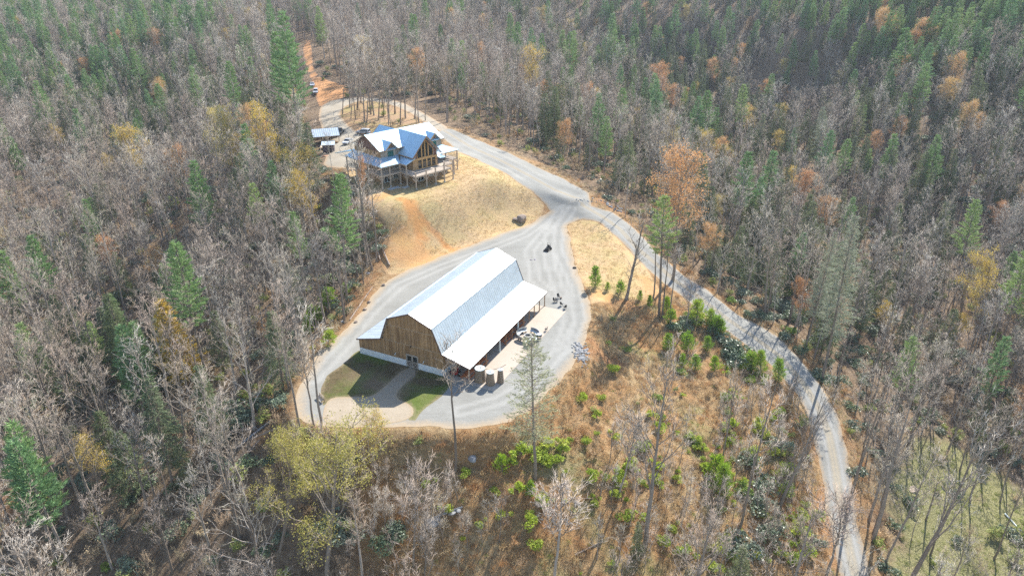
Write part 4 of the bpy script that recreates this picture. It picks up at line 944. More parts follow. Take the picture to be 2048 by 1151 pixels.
for (a_, b_, s, lab) in ((767, 571, .8, 'dark block on the upper left edge of the yard'), (738, 605, .7, 'dark block third from the top on the left yard edge'), (730, 619, .7, 'dark block next above the lowest one on the left yard edge'), (712, 644, .7, 'lowest dark block on the left yard edge'), (735, 589, .5, 'small dark block just outside the left yard edge')):
    rock(a_, b_, s * 1.2, RKB[2], lab, 'dark blocks along the left yard edge')
for (a_, b_, s, lab) in ((945, 919, 1.6, 'flat grey stone below the yard bank by the thin bare tree'), (868, 1047, 1.7, 'pale angular stone at the left end of the log pile in the brush'), (905, 1028, 1.2, 'tan stone in the middle of the brushy slope'), (918, 1022, 1.0, 'small tan stone right of the other tan stone'), (878, 1040, 1.2, 'pale stone beside the angular one on the brushy slope'), (688, 645, 1.4, 'brown stone beside the left drive at the foot of the wood'), (700, 545, 1.5, 'pale stone by the fallen logs left of the yard'), (735, 548, 1.2, 'grey stone at the edge of the left yard bank'), (1043, 904, .7, 'small white stone between the lime green shrubs')):
    rock(a_, b_, s, rnd.choice(RK), lab)
# fallen logs
def log(p0, p1, r_, label, name='fallen_log', mat=None):
    a_, b_ = at(*p0), at(*p1); m = MB(); mid_ = (a_ + b_) / 2; mid_.z = max(mid_.z, gz(mid_.x, mid_.y)) + r_; a_.z += r_; b_.z += r_
    m.tube([a_, mid_, b_], [r_, r_ * .85, r_ * .6], 7); d_ = b_ - a_
    for f_ in (.35, .55, .75): q = a_.lerp(b_, f_); m.tube([q, q + Vector((rnd.uniform(-1, 1), rnd.uniform(-1, 1), .8))], [r_ * .35, .02], 5)
    o = m.build(name, mat or M_ROCKB); tag(o, label, 'log'); return o
log((779, 532), (763, 495), .22, 'fallen pale log leaning up the bank above the left yard'); log((760, 520), (750, 480), .15, 'thin fallen trunk in the trees left of the straw lawn')
log((495, 925), (445, 985), .3, 'long pale fallen trunk on the left foreground slope', mat=M_ROCK); log((545, 840), (470, 900), .2, 'fallen grey trunk lying above the long pale one', mat=M_ROCK); log((520, 880), (480, 930), .15, 'thin fallen trunk between two larger ones'); log((560, 855), (500, 880), .15, 'broken fallen branch near the left drive'); log((850, 1045), (925, 1015), .2, 'weathered log lying across the brushy slope', mat=M_ROCK); log((1150, 1110), (1200, 1085), .12, 'small log low on the brushy foreground slope')
log((1700, 560), (1760, 540), .2, 'fallen trunk among the trees in the right hollow'); log((700, 640), (745, 575), .14, 'long thin log along the left yard bank')
p = at(641, 800); t = empty('garden_bench', p, -.9, 'weathered slatted bench at the left end of the pea gravel apron', 'bench')
for i in range(4): m = MB(); m.box((0, -.2 + i * .13, .44), (1.8, .1, .04)); m.build('slat', M_WOODP, t)
for i in range(3): m = MB(); m.box((0, .3, .58 + i * .15), (1.8, .04, .11)); m.build('slat', M_WOODP, t)
for s in (-1, 1): m = MB(); m.box((s * .8, -.2, .21), (.08, .08, .42)); m.build('leg', M_WOOD, t); m = MB(); m.box((s * .8, .3, .45), (.08, .08, .9)); m.build('leg', M_WOOD, t)
p = at(1825, 978); t = empty('pallet', p, .3, 'small pale wooden pallet lying in the meadow at lower right', 'pallet')
for i in range(6): m = MB(); m.box((-.75 + i * .3, 0, .14), (.16, 1.3, .04)); m.build('slat', M_WOODP, t)
for yy in (-.55, 0, .55): m = MB(); m.box((0, yy, .06), (1.7, .09, .11)); m.build('runner', M_WOODP, t)
p = at(2021, 1040); t = empty('white_pipe', p, .1, 'long white pipe lying on the meadow at the right edge', 'pipe'); m = MB(); m.tube([(-.1, -1.5, .14), (.1, 1.5, .14)], .13, 10); m.build('body', M_WHITE, t)

# ------------------------------------------------------------------ sheds and vehicles by the house
def car(px_, py_, rz, col, label, kind='suv', s=1.0, z=None, cat='car'):
    p = at(px_, py_); t = empty('parked_car', p, rz, label, cat, None); t.scale = (s, s, s)
    pm = pmat('car_paint_%s' % kind + str(len(bpy.data.materials)), col, tuple(c * .92 for c in col), 2, .3, .2, spec=.6)
    L_, W_ = 4.7, 1.86; hh = .98
    lower = [(-2.3, .35), (-2.32, .8), (-2.2, hh), (-.0, hh + .03), (1.0, hh), (2.1, .86), (2.32, .66), (2.34, .35)]
    cab = {'suv': [(-2.15, hh - .02), (-2.0, 1.62), (-1.7, 1.72), (.35, 1.72), (1.15, hh - .02)], 'sedan': [(-1.75, hh - .02), (-1.05, 1.42), (.25, 1.46), (1.1, hh - .02)], 'truck': [(-.6, hh - .02), (-.45, 1.72), (.35, 1.76), (1.15, hh - .02)]}[kind]
    m = MB(); m.prism([(q[0], q[1]) for q in lower], -W_ / 2, W_ / 2, 'y'); k0 = len(m.v)
    body = m.build('body', pm, t)
    for v in body.data.vertices:
        if v.co.z < .5: v.co.y *= .96
        if abs(v.co.x) > 2.1: v.co.y *= .9
    m = MB(); n_ = len(cab); vs = [(q[0], sd * (W_ / 2 - .04 - (.17 if q[1] > 1.2 else 0)), q[1]) for sd in (-1, 1) for q in cab]
    m.add(vs, [tuple(range(n_))[::-1], tuple(range(n_, 2 * n_))] + [(i, (i + 1) % n_, n_ + (i + 1) % n_, n_ + i) for i in range(n_)]); m.build('cabin', pm, t)
    # glass sits a little proud of the cabin
    top = max(q[1] for q in cab); f0, f1 = cab[-1], cab[-2]; r0_, r1_ = cab[0], cab[1]
    m = MB(); d_ = .014
    def gq(a_, b_, u0, u1, sx): 
        A = Vector((a_[0], 0, a_[1])); B_ = Vector((b_[0], 0, b_[1])); A2 = A.lerp(B_, u0); B2 = A.lerp(B_, u1)
        wa = W_ / 2 - .12; wb = W_ / 2 - .27; o_ = Vector((sx * d_, 0, d_)); m.add([A2 + Vector((0, -wa, 0)) + o_, A2 + Vector((0, wa, 0)) + o_, B2 + Vector((0, wb, 0)) + o_, B2 + Vector((0, -wb, 0)) + o_], [(0, 1, 2, 3)])
    gq(f0, f1, .1, .93, 1); m.build('windshield', M_GLASS, t)
    m = MB(); gq(r0_, r1_, .15, .9, -1); m.build('rear_window', M_GLASS, t)
    for sd in (-1, 1):
        m = MB(); a_ = [(cab[0][0] + .3, hh + .06), (cab[1][0] + .22, top - .1), (cab[-2][0] - .08, top - .1), (cab[-1][0] - .22, hh + .06)]
        yy = lambda z_: sd * (W_ / 2 - .04 - .17 * min(1, max(0, (z_ - hh) / (cab[1][1] - hh))) + .012); m.add([(q[0], yy(q[1]), q[1]) for q in a_], [(0, 1, 2, 3)]); m.build('side_window', M_GLASS, t)
        for x_ in (-1.45, 1.45):
            w = MB(); w.tube([(x_, sd * (W_ / 2 - .2), .35), (x_, sd * (W_ / 2 + .01), .35)], .35, 14); wo_ = w.build('wheel', M_RUBBER, t); h_ = MB(); h_.tube([(x_, sd * (W_ / 2), .35), (x_, sd * (W_ / 2 + .02), .35)], .2, 10); h_.build('rim', M_STEEL, wo_)
        h_ = MB(); h_.box((2.26, sd * .62, .72), (.14, .4, .14)); h_.build('headlight', M_WHITE, t); h_ = MB(); h_.box((-2.28, sd * .68, .85), (.08, .25, .2)); h_.build('taillight', M_RED, t)
    m = MB(); m.box((2.33, 0, .52), (.06, 1.2, .18)); m.build('grille', M_DARK, t); return t
car(696, 287, R(-100), (.68, .68, .68), 'white sedan parked nose down the drive left of the house', 'sedan')
car(727, 268, R(165), (.5, .51, .53), 'silver wagon parked behind the house on the drive', 'suv')
car(679, 268, R(-95), (.10, .11, .11), 'dark truck with pale hood parked beside the shed', 'truck', 1.15, cat='truck')
car(632, 186, R(-80), (.68, .68, .70), 'white van parked on the clay track above the drive', 'suv')
car(625, 172, R(-75), (.68, .68, .70), 'white car farther up the clay track', 'sedan')

p = at(652, 284); t = empty('open_shed', p, R(20), 'open fronted shed with pale metal gable roof beside the drive', 'shed')
for s in (-1, 1):
    m = MB(); m.slab([(-4, s * 3.3, 2.5), (4, s * 3.3, 2.5), (4, 0, 4.2), (-4, 0, 4.2)], .08)
    for x_ in np.arange(-3.9, 4, .6): m.bar((x_, s * 3.3, 2.52), (x_, 0, 4.22), .05, .05)
    m.build('roof', M_ROOF, t)
for x_ in (-3.7, 0, 3.7):
    for y_ in (-3, 3): m = MB(); m.box((x_, y_, 1.22), (.16, .16, 2.5)); m.build('post', M_WOOD, t)
for i in range(20): m = MB(); m.box((-3.75 + i * .395, 3.1, 1.22), (.37, .06, 2.4)); m.build('plank', M_RED if False else M_WOOD, t)
boards('gable_boards', t, [(-3.1, 2.5), (3.1, 2.5), (0, 4.1)], -3.8, .06, .3, M_BB, -3.1, 3.1, (), axis='y'); boards('gable_boards', t, [(-3.1, 2.5), (3.1, 2.5), (0, 4.1)], 3.75, .06, .3, M_BB, -3.1, 3.1, (), axis='y')
p = at(658, 303); t = empty('small_shed', p, R(10), 'small dark shed with flat pale metal roof and yellow side', 'shed')
m = MB(); m.slab([(-1.9, -1.6, 2.3), (1.9, -1.6, 2.3), (1.9, 1.5, 2.7), (-1.9, 1.5, 2.7)], .08); m.build('roof', M_ROOF, t)
m = MB(); m.box((0, -1.3, 1.1), (3.2, .1, 2.2)); m.box((1.62, 0, 1.1), (.1, 2.5, 2.2)); m.box((0, 1.3, 1.25), (3.2, .1, 2.5)); m.build('wall', pmat('dark_shed_wall', (.13, .10, .12), (.08, .06, .08), 3, .8), t)
m = MB(); m.box((-1.62, 0, 1.1), (.1, 2.5, 2.2)); o = m.build('side_wall', pmat('yellow_panel', (.55, .55, .12), None, 2, .7), t); o['label'] = 'yellow side wall'
m = MB(); m.box((.2, -1.37, .95), (.9, .06, 1.8)); m.build('door', M_DARK, t)
for j, (a_, b_, lab, mt) in enumerate(((652, 290, 'stack of red brown lumber under the front of the open shed', M_ORANGE), (668, 286, 'stack of dark lumber beside the dark truck', M_WOOD), (645, 297, 'stack of pale boards between the two sheds', M_WOODP))):
    p = at(a_, b_); t = empty('lumber_stack', p, rnd.uniform(0, 1), lab, 'lumber')
    for i in range(12): m = MB(); m.box(((i % 4 - 1.5) * .3, rnd.uniform(-.1, .1), .12 + (i // 4) * .2), (.26, rnd.uniform(2.4, 3.2), .16)); m.build('board', mt, t)
p = at(651, 312); t = empty('clay_mound', p, 0, 'low heap of pink clay soil in front of the small shed', 'soil heap'); o = bpy.data.objects.new('heap', rock_mesh(44, bpy.data.materials['clay_road'] if False else pmat('clay_soil', (.55, .32, .20), (.45, .25, .15), 3, 1, bumps=.6), .45)); C.objects.link(o); o.parent = t; o.scale = (2.6, 1.8, 1.6)

# ------------------------------------------------------------------ plants: meshes shared by many copies
def leaf_tris(centers, size, n_each, spread, rs, droop=0.0, flat=.5, aspect=.45, dirs=None):
    """many small leaf or needle blades (one triangle each) round the given centres"""
    centers = np.asarray(centers, float); k = len(centers)
    c = np.repeat(centers, n_each, 0) + rs.normal(0, 1, (k * n_each, 3)) * np.array(spread)
    d = rs.normal(0, 1, (k * n_each, 3)); d[:, 2] *= flat; d[:, 2] -= droop
    if dirs is not None: d = d * .6 + np.repeat(np.asarray(dirs), n_each, 0) * 1.2
    d /= np.linalg.norm(d, axis=1)[:, None]; s = size * rs.uniform(.7, 1.3, (k * n_each, 1))
    r = rs.normal(0, 1, d.shape); w = np.cross(d, r); w /= np.linalg.norm(w, axis=1)[:, None] + 1e-9
    V = np.stack([c + w * s * aspect, c - w * s * aspect, c + d * s], 1).reshape(-1, 3)
    return V, np.arange(len(V)).reshape(-1, 3)

class G:
    """fast arrays for plant geometry"""
    def __init__(s): s.V = []; s.T = []; s.M = []; s.n = 0
    def add(s, V, T, mi): s.V.append(np.asarray(V, float)); s.T.append(np.asarray(T, int) + s.n); s.M.append(np.full(len(T), mi)); s.n += len(V)
    def tube(s, pts, rs_, n, mi):
        pts = np.asarray(pts, float); k = len(pts); d = np.gradient(pts, axis=0); d /= np.linalg.norm(d, axis=1)[:, None] + 1e-9
        ref = np.array([1., 0, 0]) if abs(d[0][0]) < .8 else np.array([0, 1., 0])
        u = ref - d * (d @ ref)[:, None]; u /= np.linalg.norm(u, axis=1)[:, None]; w = np.cross(d, u)
        a = 2 * np.pi * np.arange(n) / n
        V = pts[:, None] + (u[:, None] * np.cos(a)[None, :, None] + w[:, None] * np.sin(a)[None, :, None]) * np.asarray(rs_)[:, None, None]
        T = []
        for i in range(k - 1):
            for j in range(n):
                p, q = i * n + j, i * n + (j + 1) % n; T += [(p, q, q + n), (p, q + n, p + n)]
        s.add(V.reshape(-1, 3), T, mi)
    def twigs(s, a, b, r, mi):
        """thin three-sided spikes from a to b"""
        a = np.asarray(a); b = np.asarray(b); d = b - a; d /= np.linalg.norm(d, axis=1)[:, None] + 1e-9
        ref = np.where(np.abs(d[:, :1]) < .8, [[1., 0, 0]], [[0, 1., 0]]); u = np.cross(d, ref); u /= np.linalg.norm(u, axis=1)[:, None]; w = np.cross(d, u)
        r = np.broadcast_to(np.asarray(r, float).reshape(-1, 1), (len(a), 1))
        q = [a + (u * math.cos(t) + w * math.sin(t)) * r for t in (0, 2.094, 4.189)] + [b]
        V = np.stack(q, 1).reshape(-1, 3); k = len(a); base = (np.arange(k) * 4)[:, None]
        T = np.concatenate([base + np.array([[0, 1, 3]]), base + np.array([[1, 2, 3]]), base + np.array([[2, 0, 3]])])
        s.add(V, T, mi)
    def mesh(s, name, mats):
        V = np.concatenate(s.V); T = np.concatenate(s.T); return tri_mesh(name, V, T, mats, None, np.concatenate(s.M))

M_BARK = foliage_mat('bark', [(.19, .155, .125), (.31, .265, .225), (.24, .195, .155), (.40, .355, .31)], .95, .3, 0, .1)
M_TWIG = foliage_mat('twigs', [(.37, .305, .25), (.54, .475, .41), (.44, .37, .285), (.50, .39, .32), (.62, .575, .51), (.46, .405, .30)], .95, .25, 0, .1)
M_TWIGB = foliage_mat('brush_twigs', [(.40, .29, .20), (.52, .40, .27), (.38, .27, .18), (.46, .41, .26)], .95, .3, 0, .1)
M_PINE = foliage_mat('pine_needles', [(.16, .29, .10), (.26, .38, .14), (.19, .33, .15), (.32, .42, .14)], .7, .35, .25)
M_HEM = foliage_mat('hemlock_needles', [(.10, .14, .06), (.20, .24, .10), (.14, .18, .095), (.25, .27, .12)], .75, .35, .2)
M_YPINE = foliage_mat('young_pine_needles', [(.32, .46, .035), (.24, .38, .05), (.40, .50, .06)], .65, .3, .3)
M_RHODO = foliage_mat('rhododendron_leaves', [(.13, .18, .10), (.20, .25, .17), (.16, .22, .11), (.24, .28, .21)], .42, .35, .15, .5)
M_ORL = foliage_mat('orange_leaves', [(.60, .30, .13), (.66, .38, .16), (.68, .44, .16)], .7, .25, .3)
M_YEL = foliage_mat('yellow_leaves', [(.60, .42, .06), (.62, .46, .10), (.55, .44, .12)], .7, .25, .3)
M_OLV = foliage_mat('yellow_green_leaves', [(.48, .42, .09), (.42, .38, .10), (.55, .47, .10)], .7, .25, .3)
M_DRY = foliage_mat('dry_grass', [(.56, .40, .21), (.64, .49, .28), (.52, .29, .13), (.62, .50, .32), (.50, .38, .24)], .9, .3, .2, .1)
M_GRN = foliage_mat('green_weeds', [(.27, .33, .08), (.38, .42, .12), (.30, .34, .12)], .8, .3, .2, .2)

def unit(v): return v / (np.linalg.norm(v) + 1e-9)
def bare_parts(seed, H=18.0, rad=3.6, r0=.2, cb=.38, nl=17, leaf=None, nleaf=0, up=.75, dens=1.0, fork=False, tw=.022, leafmask=None, lsize=.22):
    rs = np.random.default_rng(seed); tr = G(); cr = G()
    n = 9; zs = np.linspace(-.5, H * .97, n); wob = np.cumsum(rs.normal(0, .09 * H / 18, (n, 2)), 0); wob -= wob[0]
    pts = np.c_[wob, zs]; f = np.clip(zs / H, 0, 1); rad_t = r0 * (1 - f) ** .8 + .025; rad_t[0] *= 1.25
    tr.tube(pts, rad_t, 7, 0)
    ta, tb, tips = [], [], []
    for i in range(nl):
        h = cb + (1 - cb) * ((i + .5) / nl) ** .9 * .96; ti = h * (n - 1); j = min(int(ti), n - 2); p = pts[j] * (1 - (ti - j)) + pts[j + 1] * (ti - j)
        az = i * 2.399 + rs.normal(0, .5); prof = math.sin(math.pi * min(1, .25 + .75 * (h - cb) / (1 - cb))) ** .7
        ln = rad * (.55 + .75 * prof) * rs.uniform(.75, 1.2); el = up * rs.uniform(.6, 1.2) + .35 * h
        d = np.array([math.cos(az) * math.cos(el), math.sin(az) * math.cos(el), math.sin(el)])
        lp = [p]; dd = d.copy()
        for q in range(4): dd = unit(dd + rs.normal(0, .16, 3) + np.array([0, 0, .10])); lp.append(lp[-1] + dd * ln / 4)
        lp = np.array(lp); r1 = max(.03, float(np.interp(h, f, rad_t)) * .5)
        cr.tube(lp, np.linspace(r1, .016, 5), 4, 0)
        ns = max(3, int(6 * dens))
        for k in range(ns):
            u = .25 + .75 * (k + .5) / ns; ti = u * 4; j = min(int(ti), 3); q0 = lp[j] * (1 - (ti - j)) + lp[j + 1] * (ti - j)
            ld = unit(lp[j + 1] - lp[j]); sd = unit(np.cross(ld, rs.normal(0, 1, 3))); dd = unit(ld * .8 + sd * .8 + np.array([0, 0, .25])); sl = ln * .42 * rs.uniform(.6, 1.2) * (1.15 - .5 * u)
            q1 = q0 + dd * sl * .5; q2 = q1 + unit(dd + rs.normal(0, .25, 3) + np.array([0, 0, .15])) * sl * .5
            cr.tube(np.array([q0, q1, q2]), [.036, .025, .014], 3, 0)
            nt3 = max(2, int(4.4 * dens))
            for w_ in range(nt3):
                v = rs.uniform(.15, 1); b0 = q0 + (q1 - q0) * v * 2 if v < .5 else q1 + (q2 - q1) * (v * 2 - 1)
                td = unit(unit(q2 - q0) * .8 + rs.normal(0, .55, 3) + np.array([0, 0, .25])); tl = rs.uniform(.5, 1.1)
                ta.append(b0); tb.append(b0 + td * tl); tips.append(b0 + td * tl)
                for z_ in range(2):
                    c0 = b0 + td * tl * rs.uniform(.3, .8); c1 = c0 + unit(td + rs.normal(0, .6, 3)) * tl * .6; ta.append(c0); tb.append(c1); tips.append(c1)
    cr.twigs(ta, tb, rs.uniform(tw * .6, tw, len(ta)), 1)
    mats_c = [M_BARK, M_TWIG]
    if leaf is not None:
        tp = np.array(tips)
        if leafmask is not None: tp = tp[leafmask(tp, H)]
        tp = tp[rs.integers(0, len(tp), nleaf)]; V, T = leaf_tris(tp, lsize, 2 if lsize > .2 else 3, (.16, .16, .13) if lsize > .2 else (.3, .3, .25), rs, 0, .6, .5); cr.add(V, T, 2); mats_c.append(leaf)
    return tr.mesh('trunk', [M_BARK]), cr.mesh('crown', mats_c), H

def pine_parts(seed, H=22.0, cb=.32, rad=3.3, gap=.8, tuft=6, size=.5, mat=None, droop=0.0, shape=.75, r0=.24, up=.25, nbr=6, lopsided=0):
    rs = np.random.default_rng(seed); tr = G(); cr = G(); mat = mat or M_PINE
    n = 8; zs = np.linspace(-.5, H, n); wob = np.cumsum(rs.normal(0, .05, (n, 2)), 0); wob -= wob[0]; pts = np.c_[wob, zs]
    tr.tube(pts, r0 * (1 - np.clip(zs / H, 0, 1)) ** .8 + .02, 7, 0)
    z = H * cb; cen, dirs = [], []; ta, tb = [], []
    while z < H * .985:
        f = (z - H * cb) / (H * (1 - cb)); prof = (1 - f) ** shape * (.45 + .55 * min(1, f * 5 + .25)); k = nbr + rs.integers(-1, 2)
        ph = rs.uniform(0, 6.28)
        for i in range(k):
            az = ph + i * 6.283 / k + rs.normal(0, .25); ln = rad * prof * rs.uniform(.55, 1.2) + .25
            d = np.array([math.cos(az), math.sin(az), up * (.4 + f) - droop]); d = unit(d)
            x = float(np.interp(z, zs, pts[:, 0])); y = float(np.interp(z, zs, pts[:, 1])); p0 = np.array([x, y, z + rs.normal(0, .12)])
            p1 = p0 + d * ln * .5; p2 = p1 + unit(d + np.array([0, 0, .25 - droop * .9])) * ln * .5
            cr.tube(np.array([p0, p1, p2]), [.035, .022, .01], 3, 0)
            m_ = max(2, int(ln / (.34)))
            for j in range(m_):
                t_ = .3 + .7 * (j + .5) / m_; c = p0 + (p1 - p0) * t_ * 2 if t_ < .5 else p1 + (p2 - p1) * (t_ * 2 - 1)
                side = np.cross(d, [0, 0, 1.]); c = c + side * rs.normal(0, .28 * (1.15 - t_) * ln * .45); cen.append(c); dirs.append(d + np.array([0, 0, .35 - droop * 1.2]))
        z += gap * rs.uniform(.75, 1.2) * (1 - .35 * f)
    V, T = leaf_tris(cen, size, tuft, (.13, .13, .07), rs, droop * .6, .5, .13, dirs); cr.add(V, T, 1)
    return tr.mesh('trunk', [M_BARK]), cr.mesh('crown', [M_BARK, mat]), H

def shrub_mesh(seed, r=1.3, h=1.6, n=700, size=.2, mat=None, name='foliage', stems=6):
    rs = np.random.default_rng(seed); g = G()
    blobs = [(rs.normal(0, r * .45, 2), rs.uniform(.35, .75) * h, rs.uniform(.45, .8) * r) for _ in range(6)]
    P = []
    for i in range(n // 3):
        (b, z, q) = blobs[rs.integers(0, 6)]; v = unit(rs.normal(0, 1, 3)) * q * rs.uniform(.75, 1.0); v[2] = abs(v[2]) * .8 - .1 * q; P.append([b[0] + v[0], b[1] + v[1], max(.06, z * .6 + v[2])])
    V, T = leaf_tris(P, size, 3, (.09, .09, .06), rs, .1, .5, .42); g.add(V, T, 0)
    for i in range(stems):
        b, z, q = blobs[i % 6]; g.tube(np.array([[rs.normal(0, .1), rs.normal(0, .1), -.2], [b[0] * .5, b[1] * .5, z * .4], [b[0], b[1], z]]), [.04, .03, .015], 3, 1)
    return g.mesh(name, [mat, M_BARK])

def brush_mesh(seed, r=1.4, h=2.6, n=16, mat=None, leafm=None, nl=0, name='undergrowth'):
    rs = np.random.default_rng(seed); g = G(); a, b = [], []; tips = []
    for i in range(n):
        p = np.array([rs.normal(0, r * .35), rs.normal(0, r * .35), -.1]); d = unit(np.array([rs.normal(0, .3), rs.normal(0, .3), 1.])); L_ = h * rs.uniform(.5, 1.1)
        q = p + d * L_; a.append(p); b.append(q)
        for k in range(7):
            t_ = rs.uniform(.3, .95); c = p + d * L_ * t_; e = c + unit(d * .9 + rs.normal(0, .5, 3)) * L_ * .3 * rs.uniform(.5, 1.1); a.append(c); b.append(e); tips.append(e)
            for j in range(2):
                c2 = c + (e - c) * rs.uniform(.3, .8); e2 = c2 + unit(d * .6 + rs.normal(0, .6, 3)) * L_ * .13; a.append(c2); b.append(e2)
    g.twigs(a, b, rs.uniform(.012, .022, len(a)), 0); mats = [mat or M_TWIGB]
    if leafm is not None: V, T = leaf_tris(np.array(tips)[rs.integers(0, len(tips), nl)], .2, 2, (.14, .14, .14), rs, .1, .6, .5); g.add(V, T, 1); mats.append(leafm)
    return g.mesh(name, mats)

def tuft_mesh(seed, r=.9, n=70, h=.55, mat=None, name='dry_grass'):
    rs = np.random.default_rng(seed); g = G(); p = np.c_[rs.normal(0, r * .45, (n, 2)), np.full(n, -.05)]; d = np.c_[rs.normal(0, .45, (n, 2)), np.ones(n)]; d /= np.linalg.norm(d, axis=1)[:, None]
    q = p + d * (h * rs.uniform(.5, 1.3, (n, 1))); w = np.cross(d, rs.normal(0, 1, (n, 3))); w /= np.linalg.norm(w, axis=1)[:, None]
    V = np.stack([p + w * .035, p - w * .035, q], 1).reshape(-1, 3); g.add(V, np.arange(n * 3).reshape(-1, 3), 0); return g.mesh(name, [mat or M_DRY])

low = lambda tp, H: np.ones(len(tp), bool)
BARE = [bare_parts(s, H, rad, r0, cb, nl, dens=dn) for s, H, rad, r0, cb, nl, dn in ((1, 19, 3.4, .2, .42, 14, .85), (2, 17, 2.8, .16, .48, 11, .8), (3, 21, 4.4, .26, .40, 17, .95), (4, 15, 2.6, .13, .36, 11, .7), (5, 18, 4.8, .25, .30, 16, 1.0), (6, 20, 2.6, .17, .56, 10, .8), (7, 16, 5.2, .24, .26, 15, .9), (8, 13, 2.2, .1, .4, 9, .7))]
SAPL = [bare_parts(s, H, 1.5, .07, .25, 9, dens=.7, tw=.018) for s, H in ((21, 8), (22, 9.5), (23, 7))]
WIDE = [bare_parts(s, 15, 5.2, .27, .22, 20, dens=1.1, up=.55) for s in (31, 32)]
PINE = [pine_parts(s, H, cb, rad, .85, 7, .55) for s, H, cb, rad in ((41, 23, .35, 3.4), (42, 20, .28, 3.1), (43, 25, .42, 3.6))]
HEML = [pine_parts(s, H, cb, rad, .62, 7, .38, M_HEM, .28, .85, .2, .1, 7) for s, H, cb, rad in ((51, 16, .12, 3.4), (52, 13, .06, 3.1), (53, 18, .2, 3.3))]
ORAN = [bare_parts(s, 14, 3.4, .17, .34, 15, M_ORL, 1800, lsize=.15) for s in (61, 62)]
YELL = [bare_parts(s, 13, 3.6, .17, .36, 15, M_YEL, 1500, lsize=.15) for s in (63, 64)]
OLIV = [bare_parts(s, 14, 4.8, .2, .25, 18, M_OLV, 3000, dens=.8, lsize=.11) for s in (65,)]
YPIN = [pine_parts(s, H, .06, 1.0, .34, 8, .34, M_YPINE, -.1, .7, .05, .8, 5) for s, H in ((71, 3.0), (72, 3.8), (73, 2.2))]
RHOD = [shrub_mesh(81 + i, 1.5, 2.0, 900, .23, M_RHODO) for i in range(3)]
GSHR = [shrub_mesh(86 + i, 1.2, 1.5, 700, .2, foliage_mat('bright_shrub_leaves_%s' % 'ab'[i], [(.20, .30, .05), (.28, .36, .07)], .6, .3, .25)) for i in range(2)]
BRSH = [brush_mesh(91 + i, 1.5, 2.4 + .5 * i, 15) for i in range(3)] + [brush_mesh(95, 1.3, 2.2, 12, None, M_DRY, 160), brush_mesh(96, 1.4, 2.0, 12, None, M_GRN, 260)]
TUFT = [tuft_mesh(101 + i) for i in range(3)] + [tuft_mesh(105, .8, 60, .9)] + [tuft_mesh(106, .8, 50, .4, M_GRN)]

# ---- putting them in place
PROT = [[(700,640),(760,566),(850,526),(1010,462),(1085,405),(1000,345),(930,300),(925,270),(890,240),(800,250),(760,245),(700,285),(690,330),(740,385),(770,440),(790,500),(760,560)],
        [(640,752),(700,660),(760,566),(1000,470),(1135,405),(1180,600),(1170,690),(1100,790),(1020,846),(830,852),(640,846),(600,800)],
        [(868,240),(900,245),(1060,312),(1190,375),(1290,450),(1290,540),(1180,600),(1130,440),(1060,380)],
        [(1130,440),(1290,450),(1400,570),(1560,680),(1640,780),(1600,800),(1480,700),(1400,640),(1290,545),(1180,610)],
        [(600,80),(640,78),(660,150),(700,165),(704,200),(690,320),(640,330),(628,230),(600,150)],
        [(1560,690),(1640,780),(1700,900),(1740,1151),(1670,1151),(1630,900),(1570,760)],
        [(700,870),(1130,800),(1190,640),(1260,600),(1400,640),(1560,780),(1600,900),(1560,1000),(1300,1151),(900,1151),(760,1000)]]
PS = [1.0, 1.0, .95, .8, .9, .5, .8]
def in_poly(poly, x, y):
    ins = np.zeros(np.shape(x), bool); n = len(poly)
    for i in range(n):
        ax, ay = poly[i]; bx, by = poly[(i + 1) % n]; ins ^= ((ay > y) != (by > y)) & (x < (bx - ax) * (y - ay) / (by - ay + 1e-12) + ax)
    return ins
def hides(x, y, z, h, r):
    """how much of the open ground (yard, roads, house) a tree standing here would stand in front of"""
    s = np.zeros(len(x))
    for fz, fr in ((.15, 0), (.35, 0), (.5, -.8), (.5, .8), (.62, 0), (.7, -1), (.7, 1), (.85, -.6), (.85, .6), (1, 0)):
        px, py, _ = project(np.stack([x + r * fr, y, z + h * fz], 1))
        for pl, w in zip(PROT, PS): s = np.maximum(s, in_poly(pl, px, py) * w * (1 if fz > .3 else .8))
    return s
def scatter(step, y0=45, y1=640, jit=.48, seed=1, xr=None):
    rs = np.random.default_rng(seed); xs = np.arange(-430, 430, step); ys = np.arange(y0, y1, step); x, y = np.meshgrid(xs, ys); x[1::2] += step / 2
    x = (x + rs.uniform(-jit, jit, x.shape) * step).ravel(); y = (y + rs.uniform(-jit, jit, y.shape) * step).ravel()
    z = ground(x, y); px, py, dep = project(np.stack([x, y, z], 1)); qx, qy, _ = project(np.stack([x, y, z + 20], 1))
    ok = (px > -330) & (px < 2048 + 420) & (qy < 1151 + 60) & (py > -60) & (dep > 30)
    return x[ok], y[ok], z[ok], px[ok], py[ok], dep[ok]
def clearance(x, y):
    s = grid_val(np.minimum.reduce([S_YARD, S_ROAD, S_LAWN, S_ISL, S_HP, S_BACK]), x, y); return np.minimum(s, grid_val(S_CLAY, x, y))
def blob(px, py, cx, cy, rx, ry): return np.exp(-(((px - cx) / rx) ** 2 + ((py - cy) / ry) ** 2))

x, y, z, px, py, dep = scatter(4.6, seed=3)
cl = clearance(x, y); brush = grid_val(S_BRUSH, x, y); mead = grid_val(S_MEAD, x, y)
rs = np.random.default_rng(5); u = rs.random(len(x))
